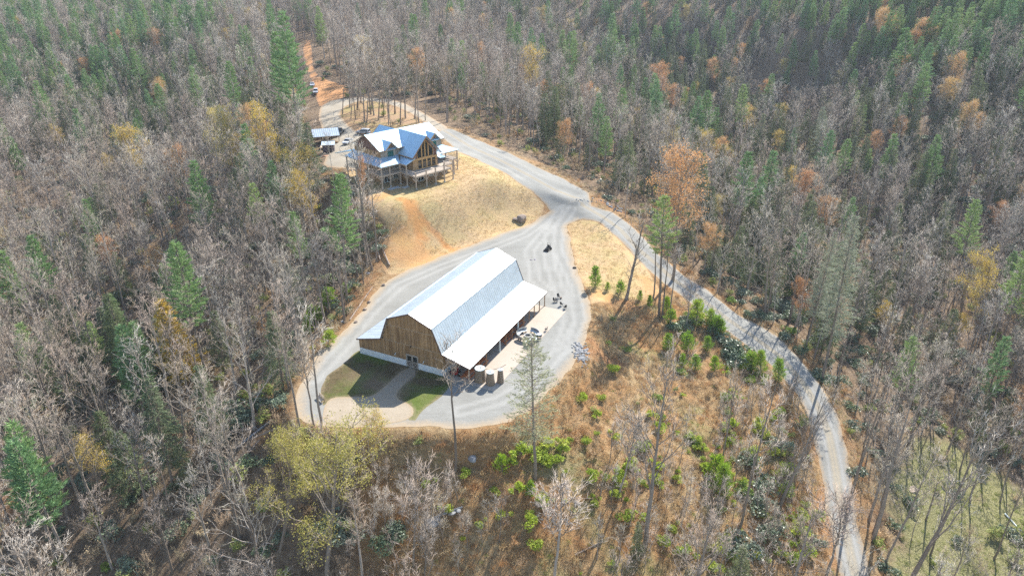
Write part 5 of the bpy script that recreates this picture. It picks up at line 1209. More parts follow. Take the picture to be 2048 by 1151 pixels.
# where the photo has its evergreens (position of the foot on the ground)
pine_p = .035 + .62 * blob(px, py, 1900, 60, 280, 120) + .2 * blob(px, py, 1600, 60, 160, 90) + .26 * blob(px, py, 40, 130, 130, 110) + .3 * blob(px, py, 330, 60, 110, 50) + .12 * blob(px, py, 200, 170, 150, 60) + .12 * blob(px, py, 1230, 130, 160, 70)
hem_p = .035 + .16 * sst(.12, .3, val_noise(x, y, 38, 41)) + .45 * blob(px, py, 280, 200, 190, 90) + .5 * blob(px, py, 1330, 200, 200, 110) + .3 * blob(px, py, 1500, 330, 200, 90) + .25 * blob(px, py, 1900, 300, 200, 150) + .25 * blob(px, py, 600, 380, 90, 130) + .3 * blob(px, py, 280, 820, 150, 200) + .25 * blob(px, py, 1680, 600, 160, 120) + .25 * blob(px, py, 560, 280, 50, 90)
col_p = .02 + .04 * blob(px, py, 480, 330, 120, 70) + .05 * blob(px, py, 1700, 180, 300, 120) + .1 * blob(px, py, 1350, 480, 100, 80)
gap = (val_noise(x, y, 17, 51) + .6 * val_noise(x, y, 7, 52)) > .33
kind = np.where(u < pine_p, 1, np.where(u < pine_p + hem_p, 2, np.where(u < pine_p + hem_p + col_p, 3, 0)))
hgt = rs.uniform(.5, 1.15, len(x)) ** .8 * (.85 + .5 * (val_noise(x, y, 28, 31) + .5) * .6)
H0 = np.choose(kind, [18, 22, 16, 13]) * hgt; Rd = np.choose(kind, [3.4, 2.8, 2.6, 3.0])
hid = hides(x, y, z, H0, Rd)
ok = (cl > 2.2) & (rs.random(len(x)) >= hid) & ((mead > 1) | ((kind == 0) & (rs.random(len(x)) < .75))) & ~(gap & (rs.random(len(x)) < .8) & (kind != 1))
ok &= ~((brush < 0) & (rs.random(len(x)) < .93))
for f_ in (.55, .8, 1.0):        # the photo's yard, house and upper road lie in open sun
    sx_, sy_ = x - .622 * .8 / math.tan(R(SUN_EL)) * H0 * f_, y - 1.0 * .8 / math.tan(R(SUN_EL)) * H0 * f_
    lit = grid_val(np.minimum.reduce([S_YARD, S_LAWN, S_HP, S_ISL, S_BACK]), sx_, sy_) < 1; lit |= (grid_val(S_ROAD, sx_, sy_) < 0) & (sy_ > 150)
    ok &= ~(lit & (rs.random(len(x)) < .8))
inloop = (px > 690) & (px < 860) & (py > 195) & (py < 245); ok &= ~inloop
# thinner woods low on the left and right so the ground shows
ok &= ~((py > 900) & (rs.random(len(x)) < .35))
x, y, z, px, py, dep, kind, hgt, mead = [q[ok] for q in (x, y, z, px, py, dep, kind, hgt, mead)]
SZ = hgt / dep

def where_words(px, py):
    if py > 880:
        if px < 350: return 'at the far left of the foreground woods'
        if px < 800: return 'in the foreground woods below the drive end'
        return 'among the brush below the barn yard' if px < 1500 else ('by the green meadow at lower right' if px > 1780 else 'beside the lowest stretch of gravel road')
    if px < 640:
        if py > 650: return 'on the far left slope level with the barn' if px < 320 else 'on the slope just left of the barn drive'
        if py > 420: return 'at the left edge of the middle woods' if px < 320 else 'in the woods between barn drive and log house'
        return 'high on the left hillside' if py < 200 else ('on the far left hillside level with the house' if px < 320 else 'on the hillside just left of the log house')
    if py < 260 and px < 1100: return 'in the woods right behind the drive loop' if px < 880 else 'in the woods above the upper gravel road'
    if px > 1100 and py < 330:
        if py < 140: return 'near the top of the right hillside' if px > 1550 else 'at the top of the middle hillside'
        return 'halfway up the right hillside' if px > 1550 else 'on the hillside beyond the road junction'
    if px < 1450: return 'in the hollow just beyond the road junction'
    return ('in the hollow right of the road bend' if px < 1750 else 'in the far right hollow') if py < 600 else ('on the outer side of the lower road' if px < 1750 else 'in the woods above the green meadow')

SHAPES = {0: ['rounded', 'narrow', 'tall wide', 'straight', 'broad crowned', 'high crowned', 'spreading', 'slender'], 1: ['slim', 'full', 'bare stemmed'], 2: ['broad', 'low skirted', 'tall pointed'], 3: ['', '', '', '']}
def make_tree(parts, name, label, cat, group):
    r = empty(name, (0, 0, 0), 0, label, cat, group)
    for me, nm in ((parts[0], 'trunk'), (parts[1], 'crown')):
        o = bpy.data.objects.new(nm, me); C.objects.link(o); o.parent = r
    return r
def put(parts, name, loc, s, rz, label, cat, group, tilt=(0, 0)):
    r = make_tree(parts, name, label, cat, group); r.location = loc; r.scale = (s, s, s); r.rotation_euler = (tilt[0], tilt[1], rz); return r

KINDS = {0: ('bare_tree', 'bare grey leafless tree', 'tree', BARE), 1: ('white_pine', 'green tiered pine', 'pine tree', PINE), 2: ('hemlock', 'dark green hemlock', 'conifer', HEML), 3: ('autumn_tree', 'tree with orange or yellow autumn leaves', 'tree', ORAN + YELL)}
LIM = {0: 285, 1: 200, 2: 200, 3: 120}
rest = {}
for k in KINDS:
    ids = np.where(kind == k)[0]; ids = ids[np.argsort(-SZ[ids])]
    nm, lb, ct, var = KINDS[k]
    for i in ids[:LIM[k]]:
        w = where_words(px[i], py[i]); v = rnd.randrange(len(var)); l2 = lb
        if k == 0 and px[i] < 700 and rnd.random() < .55: v = rnd.choice((2, 4, 6))
        if k == 0 and mead[i] < 1: v = rnd.choice((3, 5, 7))
        if k == 3: l2 = ('tree with thin orange leaves' if v < len(ORAN) else 'tree with thin yellow leaves')
        put(var[v], nm, (x[i], y[i], z[i]), float(hgt[i]), rnd.uniform(0, 6.28), ' '.join(f'{"tall" if hgt[i] > .95 else ("short" if hgt[i] < .7 else "")} {SHAPES[k][v].replace("tall ", "")} {l2} {w}'.split()), ct, f'{lb}s {w}', (rnd.gauss(0, .025), rnd.gauss(0, .025)))
    rest[k] = ids[LIM[k]:]

HID = bpy.data.collections.new('plant_sources')        # meshes the woodland instances draw on; not part of the scene
def joined(parts, name):
    """trunk and crown of a tree as one mesh, for the far woods"""
    vs, ts, ms, mats, n = [], [], [], [], 0
    for me in parts[:2]:
        v = np.zeros(len(me.vertices) * 3, np.float32); me.vertices.foreach_get('co', v); t_ = np.zeros(len(me.loops), np.int32); me.loops.foreach_get('vertex_index', t_)
        mi = np.zeros(len(me.polygons), np.int32); me.polygons.foreach_get('material_index', mi)
        vs.append(v.reshape(-1, 3)); ts.append(t_.reshape(-1, 3) + n); ms.append(mi + len(mats)); mats += list(me.materials); n += len(me.vertices)
    return tri_mesh(name, np.concatenate(vs), np.concatenate(ts), mats, None, np.concatenate(ms))
def gn_stuff(name, meshes, pts, scales, pick, label, tilt=.04):
    col = bpy.data.collections.new(name + '_source')
    for i, me in enumerate(meshes):
        o = bpy.data.objects.new(f'{name}_{chr(97 + i)}', me); col.objects.link(o)
    me = bpy.data.meshes.new(name); me.vertices.add(len(pts)); me.vertices.foreach_set('co', np.ascontiguousarray(pts, np.float32).ravel())
    a_ = me.attributes.new('scl', 'FLOAT', 'POINT'); a_.data.foreach_set('value', np.asarray(scales, np.float32))
    a_ = me.attributes.new('pick', 'INT', 'POINT'); a_.data.foreach_set('value', np.asarray(pick, np.int32))
    rot = np.c_[rng.normal(0, tilt, (len(pts), 2)), rng.uniform(0, 6.28, len(pts))]
    a_ = me.attributes.new('rot', 'FLOAT_VECTOR', 'POINT'); a_.data.foreach_set('vector', np.ascontiguousarray(rot, np.float32).ravel())
    o = bpy.data.objects.new(name, me); C.objects.link(o); tag(o, label, None, None, 'stuff')
    g = bpy.data.node_groups.new(name, 'GeometryNodeTree'); g.interface.new_socket('Geometry', in_out='INPUT', socket_type='NodeSocketGeometry'); g.interface.new_socket('Geometry', in_out='OUTPUT', socket_type='NodeSocketGeometry')
    gi = g.nodes.new('NodeGroupInput'); go_ = g.nodes.new('NodeGroupOutput'); ci = g.nodes.new('GeometryNodeCollectionInfo'); ci.inputs['Collection'].default_value = col
    ci.inputs['Separate Children'].default_value = True; ci.inputs['Reset Children'].default_value = True
    ip = g.nodes.new('GeometryNodeInstanceOnPoints'); ip.inputs['Pick Instance'].default_value = True
    def na(n, ty):
        q = g.nodes.new('GeometryNodeInputNamedAttribute'); q.data_type = ty; q.inputs['Name'].default_value = n; return q.outputs['Attribute']
    g.links.new(gi.outputs[0], ip.inputs['Points']); g.links.new(ci.outputs[0], ip.inputs['Instance'])
    g.links.new(na('pick', 'INT'), ip.inputs['Instance Index']); g.links.new(na('scl', 'FLOAT'), ip.inputs['Scale'])
    er = g.nodes.new('FunctionNodeEulerToRotation'); g.links.new(na('rot', 'FLOAT_VECTOR'), er.inputs[0]); g.links.new(er.outputs[0], ip.inputs['Rotation'])
    g.links.new(ip.outputs[0], go_.inputs[0]); md = o.modifiers.new('scatter', 'NODES'); md.node_group = g
    return o
NMS = {0: ('bare_woodland', 'grey leafless woodland covering the hills'), 1: ('pine_woodland', 'green pines scattered through the far woods'), 2: ('hemlock_woodland', 'dark hemlocks scattered through the far woods'), 3: ('autumn_woodland', 'orange and yellow trees scattered through the far woods')}
for k, ids in rest.items():
    if len(ids) == 0: continue
    var = KINDS[k][3]; js = [joined(p, NMS[k][0] + '_tree') for p in var]
    gn_stuff(NMS[k][0], js, np.c_[x[ids], y[ids], z[ids]], hgt[ids], rng.integers(0, len(var), len(ids)), NMS[k][1])
print('trees', {k: int((kind == k).sum()) for k in KINDS})

# undergrowth: leafless brush, saplings, rhododendron
x, y, z, px, py, dep = scatter(3.0, seed=13, y1=360)
cl = clearance(x, y); brush = grid_val(S_BRUSH, x, y); mead = grid_val(S_MEAD, x, y); rs = np.random.default_rng(15)
hid = hides(x, y, z, np.full(len(x), 2.6), np.full(len(x), 1.2)); hid[brush < 0] = np.where(hid[brush < 0] > .82, 1, .45)
ok = (cl > 1.4) & (rs.random(len(x)) >= hid * .97) & ((mead > 0) | (rs.random(len(x)) < .3)) & (rs.random(len(x)) < np.where(dep > 230, .6, .9)) & ((brush > 0) | (rs.random(len(x)) < .6))
x, y, z, px, py, dep, brush = [q[ok] for q in (x, y, z, px, py, dep, brush)]
rh_p = .13 + .25 * sst(.1, .3, val_noise(x, y, 22, 61)) + .5 * blob(px, py, 1620, 680, 230, 150) + .4 * blob(px, py, 700, 520, 70, 90) + .35 * blob(px, py, 1450, 560, 120, 70) + .35 * blob(px, py, 1900, 330, 200, 150) + .25 * blob(px, py, 1500, 1080, 120, 130) + .3 * blob(px, py, 560, 950, 200, 120) + .25 * blob(px, py, 650, 430, 60, 60)
u = rs.random(len(x)); rh = (u < rh_p) & (brush > -3); gs = ~rh & (u > .985 - .04 * (brush < 2)) & (py > 250); il2 = (px > 670) & (px < 900) & (py > 195) & (py < 300); rh &= ~il2; gs &= ~il2; br = ~rh & ~gs & ~(il2 & (u < .6))
ids = np.where(br)[0]; gn_stuff('undergrowth', BRSH, np.c_[x[ids], y[ids], z[ids]], rs.uniform(.5, 1.15, len(ids)) * np.where(brush[ids] < 0, .62, 1), np.where(rs.random(len(ids)) < .22, 4, rs.integers(0, 4, len(ids))), 'leafless brown brush under the trees', .08)
for msk, var, nm, lb, ct, lim in ((rh, RHOD, 'rhododendron', 'grey green glossy leaved shrub', 'shrub', 260), (gs, GSHR, 'green_shrub', 'bright green leafy shrub', 'shrub', 120)):
    ids = np.where(msk)[0]; ids = ids[np.argsort(dep[ids])]
    for i in ids[:lim]:
        w = where_words(px[i], py[i]); r = empty(nm, (x[i], y[i], z[i]), rnd.uniform(0, 6.28), f'{lb} {w}', ct, f'{lb}s {w}'); s = rnd.uniform(.6, 1.15); r.scale = (s, s, s)
        o = bpy.data.objects.new('foliage', rnd.choice(var)); C.objects.link(o); o.parent = r
    ids = ids[lim:]
    if len(ids): gn_stuff(nm + '_thicket', var, np.c_[x[ids], y[ids], z[ids]], rs.uniform(.7, 1.4, len(ids)), rs.integers(0, len(var), len(ids)), lb + ' thickets in the far woods')
# dry grass on the open brushy slope
x, y, z, px, py, dep = scatter(.95, y0=55, y1=200, seed=23)
brush = grid_val(S_BRUSH, x, y); cl = clearance(x, y); mead = grid_val(S_MEAD, x, y); rs = np.random.default_rng(25)
ed = (cl > .3) & (cl < 6)
ok = (cl > .45) & (((brush < 1) & (rs.random(len(x)) < .8)) | (ed & (rs.random(len(x)) < .5)) | ((mead < 0) & (rs.random(len(x)) < .5)))
ok &= (grid_val(clay_attr, x, y) < .5)
x, y, z, brush, mead = [q[ok] for q in (x, y, z, brush, mead)]
gp = grid_val(green_attr, x, y); pk = rs.integers(0, 4, len(x)); pk = np.where((rs.random(len(x)) < gp) | (rs.random(len(x)) < .07) | (mead < 0), 4, pk)
gn_stuff('dry_grass', TUFT, np.c_[x, y, z], rs.uniform(.5, 1.2, len(x)) * np.where(pk == 4, .8, 1), pk, 'orange brown dry grass and weeds on the slopes', .2)

x, y, z, px, py, dep = scatter(.8, y0=100, y1=225, seed=33)
ok = (np.minimum(grid_val(S_LAWN, x, y), grid_val(S_ISL, x, y)) < -.3) & (grid_val(S_YARD, x, y) > .4) & (grid_val(S_ROAD, x, y) > .4) & (grid_val(S_HP, x, y) > -5) & (grid_val(clay_attr, x, y) < .4) & (val_noise(x, y, 4, 71) > -.22)
x, y, z = x[ok], y[ok], z[ok]
STRAW = [tuft_mesh(111 + i, .8, 40, .2, foliage_mat('straw_%s' % 'ab'[i], [(.58, .43, .24), (.52, .36, .19), (.46, .40, .19)], .9, .25, .2, .1)) for i in range(2)]
gn_stuff('straw_grass', STRAW, np.c_[x, y, z], rng.uniform(.5, 1.3, len(x)), rng.integers(0, 2, len(x)), 'short straw coloured grass clumps on the lawns', .1)
# ------------------------------------------------------------------ trees one can single out
def hero(parts, name, base, top, label, cat='tree', group=None, girth=1.0, spin=None):
    p = at(*base); lo_, hi_ = 1.0, 60.0
    for _ in range(30):
        h = (lo_ + hi_) / 2; _, yy_, _d = project(np.array([p.x, p.y, p.z + h]))
        if yy_ > top[1]: lo_ = h
        else: hi_ = h
    xx_, _, dd = project(np.array([p.x, p.y, p.z + h])); dx = (top[0] - xx_) * dd / FPX; tl = math.atan2(dx, h)
    r = make_tree(parts, name, label, cat, group); s = h / parts[2] / math.cos(tl); r.location = p; r.scale = (s * girth, s * girth, s)
    r.rotation_euler = (Matrix.Rotation(tl, 3, 'Y') @ Matrix.Rotation(rnd.uniform(0, 6.28) if spin is None else spin, 3, 'Z')).to_euler(); return r
M_PALE = foliage_mat('pale_hemlock_needles', [(.40, .41, .24), (.40, .41, .24)], .8, .3, .3)
M_PALE2 = foliage_mat('grey_green_needles', [(.33, .36, .25), (.33, .36, .25)], .8, .3, .25)
HP = pine_parts(201, 18, .3, 3.5, .48, 5, .3, M_PALE, .12, .62, .17, .3, 5)
HPb = pine_parts(202, 28, .32, 4.6, .6, 5, .36, M_PALE2, .2, .75, .3, .15, 8)
PTOP = pine_parts(203, 22, .55, 2.9, .9, 7, .5, foliage_mat('yellowish_pine_needles', [(.31, .40, .13), (.31, .40, .13)], .7, .35, .3), 0, .6)
TALLB = bare_parts(204, 17, 2.6, .15, .62, 12, dens=.9); VASE = bare_parts(205, 13, 3.4, .2, .16, 13, up=1.25, dens=.8); SMB = bare_parts(206, 9, 2.2, .09, .45, 12, dens=1.1)
BIGY = bare_parts(207, 17, 5.6, .3, .3, 11, up=.9, dens=.9)
TAHM = pine_parts(208, 14, .1, 3.0, .55, 8, .4, M_YEL, .1, .8, .18, .1, 6); TAHO = pine_parts(209, 14, .1, 3.0, .8, 7, .4, M_ORL, .1, .8, .18, .1, 6)
hero(HP, 'sparse_hemlock', (1070, 957), (1061, 672), 'tall thin hemlock with feathery pale crown standing alone in front of the patio corner', 'conifer')
hero(TALLB, 'bare_tree', (909, 946), (904, 690), 'tall thin bare tree standing alone in front of the barn lean-to corner')
hero(VASE, 'bare_tree', (1252, 597), (1280, 440), 'vase shaped bare tree with steep limbs at the lower corner of the orange grass', girth=1.15)
hero(PTOP, 'white_pine', (1318, 632), (1326, 392), 'tall pine with green top between the brushy slope and the upper road', 'pine tree')
hero(TALLB, 'bare_tree', (1325, 637), (1340, 470), 'slim bare trunk right beside the tall green topped pine'); hero(TALLB, 'bare_tree', (1305, 600), (1318, 440), 'bare tree behind the tall green topped pine by the road'); hero(TALLB, 'bare_tree', (1341, 643), (1350, 500), 'bare tree right of the green topped pine at the road bend'); hero(SAPL[0], 'sapling', (1372, 660), (1384, 560), 'thin sapling between the pine group and the road', 'sapling')
hero(YPIN[0], 'young_pine', (1190, 573), (1191, 536), 'small bright green pine alone at the edge of the gravel yard', 'pine tree')
hero(BARE[1], 'bare_tree', (642, 862), (618, 630), 'stout bare tree right beside the pea gravel apron'); hero(SMB, 'bare_tree', (628, 850), (600, 690), 'small crooked bare tree left of the stout one by the apron'); hero(TALLB, 'bare_tree', (598, 868), (562, 640), 'slender leaning bare tree left of the drive end')
hero(PINE[0], 'white_pine', (604, 300), (565, 22), 'largest green white pine, towering left of the clay track', 'pine tree', girth=.95)
hero(PINE[2], 'white_pine', (575, 290), (548, 60), 'second tall white pine just left of the largest one', 'pine tree', girth=.8); hero(PTOP, 'white_pine', (536, 532), (504, 368), 'tall pine with short green top among bare trees left of the lawn', 'pine tree', girth=.9)
hero(TAHM, 'golden_hemlock', (386, 765), (316, 600), 'yellow tiered tree standing out in the left woods', girth=1.25); hero(TAHO, 'orange_tree', (372, 745), (322, 660), 'orange lower tree growing through the yellow tiered one', girth=1.8)
hero(HEML[0], 'hemlock', (262, 760), (215, 580), 'olive green conical hemlock left of the yellow tiered tree', 'conifer'); hero(HEML[1], 'hemlock', (235, 950), (195, 820), 'yellowish green hemlock low in the left foreground woods', 'conifer', girth=1.1); hero(HEML[1], 'hemlock', (268, 985), (236, 860), 'broad hemlock right of the yellowish one in the left foreground', 'conifer', girth=1.3)
hero(OLIV[0], 'olive_tree', (655, 1145), (676, 894), 'large tree with fine yellow green leaves in the foreground below the apron', 'tree', girth=.95); hero(OLIV[0], 'olive_tree', (560, 1100), (590, 900), 'yellow green leafed tree left of the largest one below the apron', 'tree', girth=.8, spin=2.0); hero(YELL[0], 'yellow_tree', (748, 935), (740, 838), 'small yellow leafed tree just below the pea gravel apron', 'tree', girth=.9)
hero(ORAN[0], 'orange_tree', (1345, 560), (1366, 330), 'big orange leafed tree right of the road junction', 'tree', girth=.95); hero(HEML[0], 'hemlock', (1405, 480), (1405, 300), 'grey green hemlock right behind the big orange tree', 'conifer', girth=.8); hero(HEML[1], 'hemlock', (1460, 420), (1460, 330), 'dark squat hemlock right of the big orange tree', 'conifer')
for nm, var, b_, t_, lb, g_ in (('yellow_tree', YELL[0], (548, 400), (522, 238), 'bright yellow crowned tree left of the two white pines', .75), ('yellow_tree', YELL[1], (455, 410), (440, 240), 'yellow tree left of the bright yellow crowned one', .6), ('yellow_tree', YELL[1], (275, 400), (258, 272), 'yellow tree in the middle of the left hillside', .9), ('orange_tree', ORAN[0], (320, 130), (303, 66), 'pink orange tree high on the left hillside', 1.3), ('orange_tree', ORAN[1], (430, 45), (422, 2), 'orange tree at the top edge left of the pines', 1.6),
    ('yellow_tree', YELL[0], (1066, 232), (1068, 112), 'tall yellow tree on the hillside behind the upper road', .8), ('yellow_tree', YELL[1], (1965, 700), (1962, 530), 'yellow leafed tree alone in the right hollow', .6), ('orange_tree', ORAN[1], (1770, 120), (1768, 30), 'golden orange tree near the top right among green pines', 1.1), ('orange_tree', ORAN[0], (1850, 130), (1850, 48), 'pale orange tree right of the golden orange one', 1.2), ('orange_tree', ORAN[0], (1322, 245), (1318, 140), 'orange brown tree on the far hillside above the big orange one', .9),
    ('orange_tree', ORAN[1], (1602, 660), (1602, 570), 'small orange tree above the lower road', .8), ('orange_tree', ORAN[0], (1752, 330), (1752, 270), 'small red orange tree in the middle of the right hillside', 1.0), ('yellow_tree', YELL[0], (1912, 225), (1912, 168), 'golden tree left of a dark hemlock at upper right', 1.1), ('orange_tree', ORAN[1], (772, 135), (770, 88), 'salmon orange tree in the woods right behind the drive loop', 1.0), ('yellow_tree', YELL[1], (755, 175), (757, 126), 'yellow tree behind the drive loop below the salmon orange one', .8), ('orange_tree', ORAN[0], (728, 430), (722, 325), 'orange leafed tree in front of the house porch corner', .35)):
    hero(var, nm, b_, t_, lb, 'tree', None, g_)
hero(HPb, 'tall_hemlock', (1643, 765), (1712, 425), 'tallest grey green hemlock leaning right above the lower road', 'conifer', girth=.7); hero(HPb, 'tall_hemlock', (1610, 700), (1672, 460), 'tall grey green hemlock just left of the tallest one', 'conifer', girth=.6)
hero(HPb, 'pale_hemlock', (1300, 335), (1300, 205), 'pale feathery hemlock across the road from the straw lawn', 'conifer', girth=.9); hero(HPb, 'pale_hemlock', (1640, 345), (1646, 212), 'pale feathery conifer in the middle of the right hillside', 'conifer', girth=.9); hero(HEML[2], 'hemlock', (1950, 240), (1958, 125), 'dark pointed hemlock standing out at upper right', 'conifer'); hero(PINE[1], 'white_pine', (1810, 190), (1812, 55), 'big light green pine below the golden orange tree at upper right', 'pine tree', girth=1.3); hero(PINE[0], 'white_pine', (1105, 110), (1100, 32), 'bright green pine on the hill above the tall yellow tree', 'pine tree', girth=1.3)
for var, b_, t_, lb, g_ in ((BIGY, (1805, 1195), (1965, 870), 'big bare tree leaning far right over the meadow', .65), (BARE[3], (1478, 1060), (1545, 765), 'tall bare tree leaning right over the lime green shrubs', .8), (BARE[1], (1442, 935), (1480, 740), 'bare tree standing in the lime green shrubs above the others', .7), (BIGY, (1560, 1010), (1655, 790), 'forked bare tree leaning over the lower road', .7), (BARE[4], (1290, 1092), (1335, 745), 'tallest bare tree in the middle of the brushy foreground', .75), (SMB, (1237, 994), (1275, 850), 'small leaning bare tree left of the tallest one in the brush', 1), (SMB, (1110, 1158), (1125, 985), 'bare tree with round twiggy head at the bottom of the brush', 1.1), (SMB, (828, 1130), (832, 950), 'thin bare tree left of the weathered log in the brush', .8), (SMB, (850, 1165), (852, 1040), 'short bare tree at the bottom edge below the log', .8), (SMB, (1650, 1165), (1690, 1010), 'small bare tree in front of the lower road end', 1.2), (SMB, (1395, 1150), (1425, 1050), 'small bare tree at the bottom edge left of the thicket', 1), (BARE[0], (1700, 1000), (1790, 720), 'tall bare tree on the outer side of the lower road', .8), (BARE[2], (1745, 1080), (1840, 770), 'tall bare tree between lower road and meadow', .8), (BARE[3], (1770, 1130), (1870, 900), 'bare tree at the meadow edge nearest the bottom', .8), (BARE[1], (1230, 420), (1240, 330), 'bare tree on the outer edge of the road junction', .8), (TALLB, (745, 540), (702, 290), 'tall thin bare tree at the left corner of the straw lawn', .9), (TALLB, (752, 522), (742, 320), 'tall bare trunk right of the thin one by the straw lawn', .8), (TALLB, (672, 400), (655, 270), 'thin bare tree left of the porch', .6), (SMB, (735, 515), (725, 400), 'low bare tree at the foot of the two tall ones', 1.0)):
    hero(var, 'bare_tree', b_, t_, lb, 'tree', None, g_)
for b_ in ((685, 229), (702, 237), (729, 245), (733, 246), (757, 240), (742, 229), (748, 231), (711, 238), (722, 206), (767, 232), (777, 250), (801, 250), (777, 236), (829, 238), (851, 241), (811, 237), (743, 215), (790, 228), (765, 212), (700, 215), (715, 220), (838, 246)):
    hero(BARE[rnd.choice((0, 3, 4, 6, 7))], 'bare_tree', b_, (b_[0] + rnd.uniform(-12, 10), b_[1] - rnd.uniform(95, 135)), 'bare tree inside the drive loop, ' + ('near its front edge' if b_[1] > 238 else ('near its back edge' if b_[1] < 222 else 'in its middle')) + (', left half' if b_[0] < 745 else ', right half'), 'tree', 'bare trees inside the drive loop', .95)
hero(HEML[1], 'hemlock', (1272, 1112), (1277, 1040), 'small dark green cedar in the brushy foreground', 'conifer', girth=.8)
# young pines and lime green shrubs
for i, (a_, b_, h) in enumerate(((1393, 650, 45), (1421, 655, 35), (1432, 668, 30), (1442, 672, 30), (1333, 625, 30), (1343, 650, 25), (1335, 700, 30), (1300, 612, 20), (1240, 585, 20), (1215, 580, 14), (1280, 600, 18), (1375, 700, 30), (1416, 700, 25), (1520, 745, 40), (1500, 740, 30), (1390, 740, 28), (1365, 730, 22), (660, 615, 32), (622, 650, 35), (612, 668, 32), (655, 690, 26), (690, 590, 22), (640, 640, 28), (1005, 940, 25), (1060, 990, 25), (1445, 990, 55), (1438, 960, 40), (1430, 740, 25), (1556, 760, 40))):
    hero(YPIN[i % 3], 'young_pine', (a_, b_), (a_ + 1, b_ - h), ('small ' if h < 26 else 'bushy ') + 'young bright green pine ' + ('beside the drive left of the barn' if a_ < 800 else ('on the orange bank just below the island grass' if a_ < 1310 else ('near the road bend by the tall topped pine' if b_ < 690 else ('by the dark evergreen shrubs at the road bend' if b_ < 800 else 'low on the brushy slope')))), 'pine tree', 'young pines ' + ('by the drive' if a_ < 800 else 'on the brushy slope'), 1.25)
M_LIME = foliage_mat('lime_shrub_leaves', [(.44, .54, .05), (.36, .46, .06), (.50, .54, .09)], .6, .3, .3)
LIME = [shrub_mesh(301 + i, .8, 1.7, 520, .2, M_LIME) for i in range(2)]
spots = [(1040, 905, 1.3), (1065, 912, 1.2), (1100, 900, 1.5), (1085, 920, 1.2), (1028, 925, .9), (1112, 925, 1.0), (1035, 980, 1.0), (930, 948, .8), (1192, 832, .8), (1195, 870, .5), (895, 1020, .8), (1060, 1045, 1.0), (962, 1052, .7), (1150, 700, .4), (1125, 900, 1.1)]
r8 = random.Random(8)
for _ in range(190):
    cx_, cy_, sx_, sy_ = r8.choice(((1490, 830, 45, 70), (1520, 930, 45, 60), (1440, 1000, 40, 70), (1300, 960, 70, 60), (1340, 860, 60, 60), (1230, 940, 90, 60), (1590, 950, 30, 60), (1100, 1050, 120, 50), (1600, 1060, 25, 40), (1480, 740, 40, 25), (1420, 1090, 60, 40)))
    spots.append((r8.gauss(cx_, sx_), r8.gauss(cy_, sy_), r8.uniform(.25, 1.1)))
for i, (a_, b_, s) in enumerate(spots):
    if b_ > 1165 or a_ > 1640: continue
    p = at(a_, b_)
    if float(clearance(np.array([p.x]), np.array([p.y]))[0]) < 1: continue
    r = empty('lime_shrub', p, rnd.uniform(0, 6.28), ('large ' if s > .85 else ('tiny ' if s < .5 else '')) + 'lime green shrub ' + ('in the clump at the foot of the tall thin hemlock' if i < 6 or i == 14 else ((('high' if b_ < 850 else ('halfway' if b_ < 1000 else 'low')) + ' on the slope ' + ('near the lower road' if a_ > 1520 else ('in the thicket left of the road' if a_ > 1400 else ('around the tallest bare tree' if a_ > 1220 else 'right of the tall thin hemlock' if a_ > 1075 else 'below the front yard bank')))))), 'shrub', 'lime green shrubs on the brushy slope'); r.scale = (s * 1.05, s * 1.05, s * 1.2)
    o = bpy.data.objects.new('foliage', LIME[i % 2]); C.objects.link(o); o.parent = r
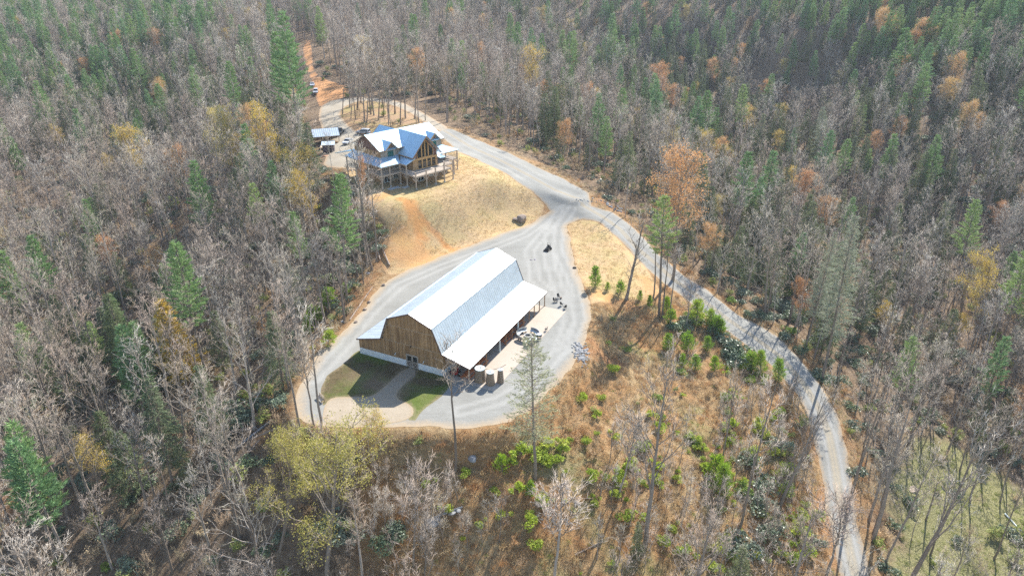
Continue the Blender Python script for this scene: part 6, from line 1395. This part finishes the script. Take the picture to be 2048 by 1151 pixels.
for i, (a_, b_, s) in enumerate(((1460, 705, 1.5), (1472, 716, 1.6), (1452, 690, 1.3), (1430, 668, 1.1), (1360, 655, 1.2), (1374, 648, 1.0), (1350, 660, .9), (1468, 725, 1.4), (1432, 655, 1.0), (700, 510, 1.2), (690, 545, 1.3), (705, 480, 1.2), (765, 470, .9), (752, 500, 1.0), (1500, 930, 1.2), (1530, 985, 1.5), (1515, 1010, 1.4), (1480, 1100, 1.6), (1540, 1080, 1.5), (1560, 900, 1.2), (775, 1090, 1.3), (790, 1070, 1.1), (520, 820, 1.6), (465, 830, 1.5), (490, 850, 1.4), (660, 1050, 1.3), (700, 1080, 1.3))):
    r = empty('rhododendron', at(a_, b_), rnd.uniform(0, 6.28), 'dark glossy evergreen shrub ' + ('between the brushy slope and the road bend' if i < 9 else ('by the bank left of the straw lawn' if i < 14 else ('in the thicket beside the lower road' if i < 20 else 'in the left foreground woods'))), 'shrub', 'dark evergreen shrubs ' + ('by the road bend' if i < 9 else ('by the lawn bank' if i < 14 else ('in the lower thicket' if i < 20 else 'in the left foreground')))); r.scale = (s, s, s)
    o = bpy.data.objects.new('foliage', RHOD[i % 3]); C.objects.link(o); o.parent = r
# saplings
for i in range(230):
    zone = r8.choice((0, 0, 1, 2, 3))
    a_, b_ = ((r8.uniform(1420, 1625), r8.uniform(780, 1140)), (r8.uniform(1180, 1400), r8.uniform(900, 1150)), (r8.uniform(700, 1000), r8.uniform(1000, 1150)), (r8.uniform(560, 780), r8.uniform(880, 980)))[zone]
    p = at(a_, b_)
    if float(clearance(np.array([p.x]), np.array([p.y]))[0]) < 1.2: continue
    w = ('in the thicket beside the lower road', 'in the middle of the brushy foreground slope', 'at the bottom left of the brushy slope', 'below the pea gravel apron')[zone]
    hh = r8.uniform(.35, .85) if zone != 3 else r8.uniform(.3, .55)
    put(SAPL[i % 3], 'sapling', p, hh, rnd.uniform(0, 6.28), ('short ' if hh < .5 else 'tall ' if hh > .7 else '') + 'thin leafless sapling ' + w + (', upper part' if b_ < 1000 else ', lower part'), 'sapling', 'thin saplings ' + w, (rnd.gauss(0, .09), rnd.gauss(0, .09)))

# ------------------------------------------------------------------ thin mountain haze
HZE = MB(); HZB, HZT = float(ZZ.min()) - 1.5, max(float(ZZ.max()), CAMZ) + 30; print('haze', HZB, HZT); HZE.box((0, (GY[0] + GY[-1]) / 2, (HZB + HZT) / 2), (GX[-1] - GX[0] + 30, GY[-1] - GY[0] + 30, HZT - HZB)); hz = HZE.build('haze', M_WHITE); hz.data.materials.clear()
mh = bpy.data.materials.new('haze'); mh.use_nodes = True; th = mh.node_tree; th.nodes.clear()
pv_ = th.nodes.new('ShaderNodeVolumePrincipled'); pv_.inputs['Color'].default_value = (.80, .88, 1, 1); pv_.inputs['Density'].default_value = .00013; pv_.inputs['Anisotropy'].default_value = .2
oh = th.nodes.new('ShaderNodeOutputMaterial'); th.links.new(pv_.outputs[0], oh.inputs['Volume']); hz.data.materials.append(mh); tag(hz, 'thin pale haze over the mountain woods', None, None, 'stuff')
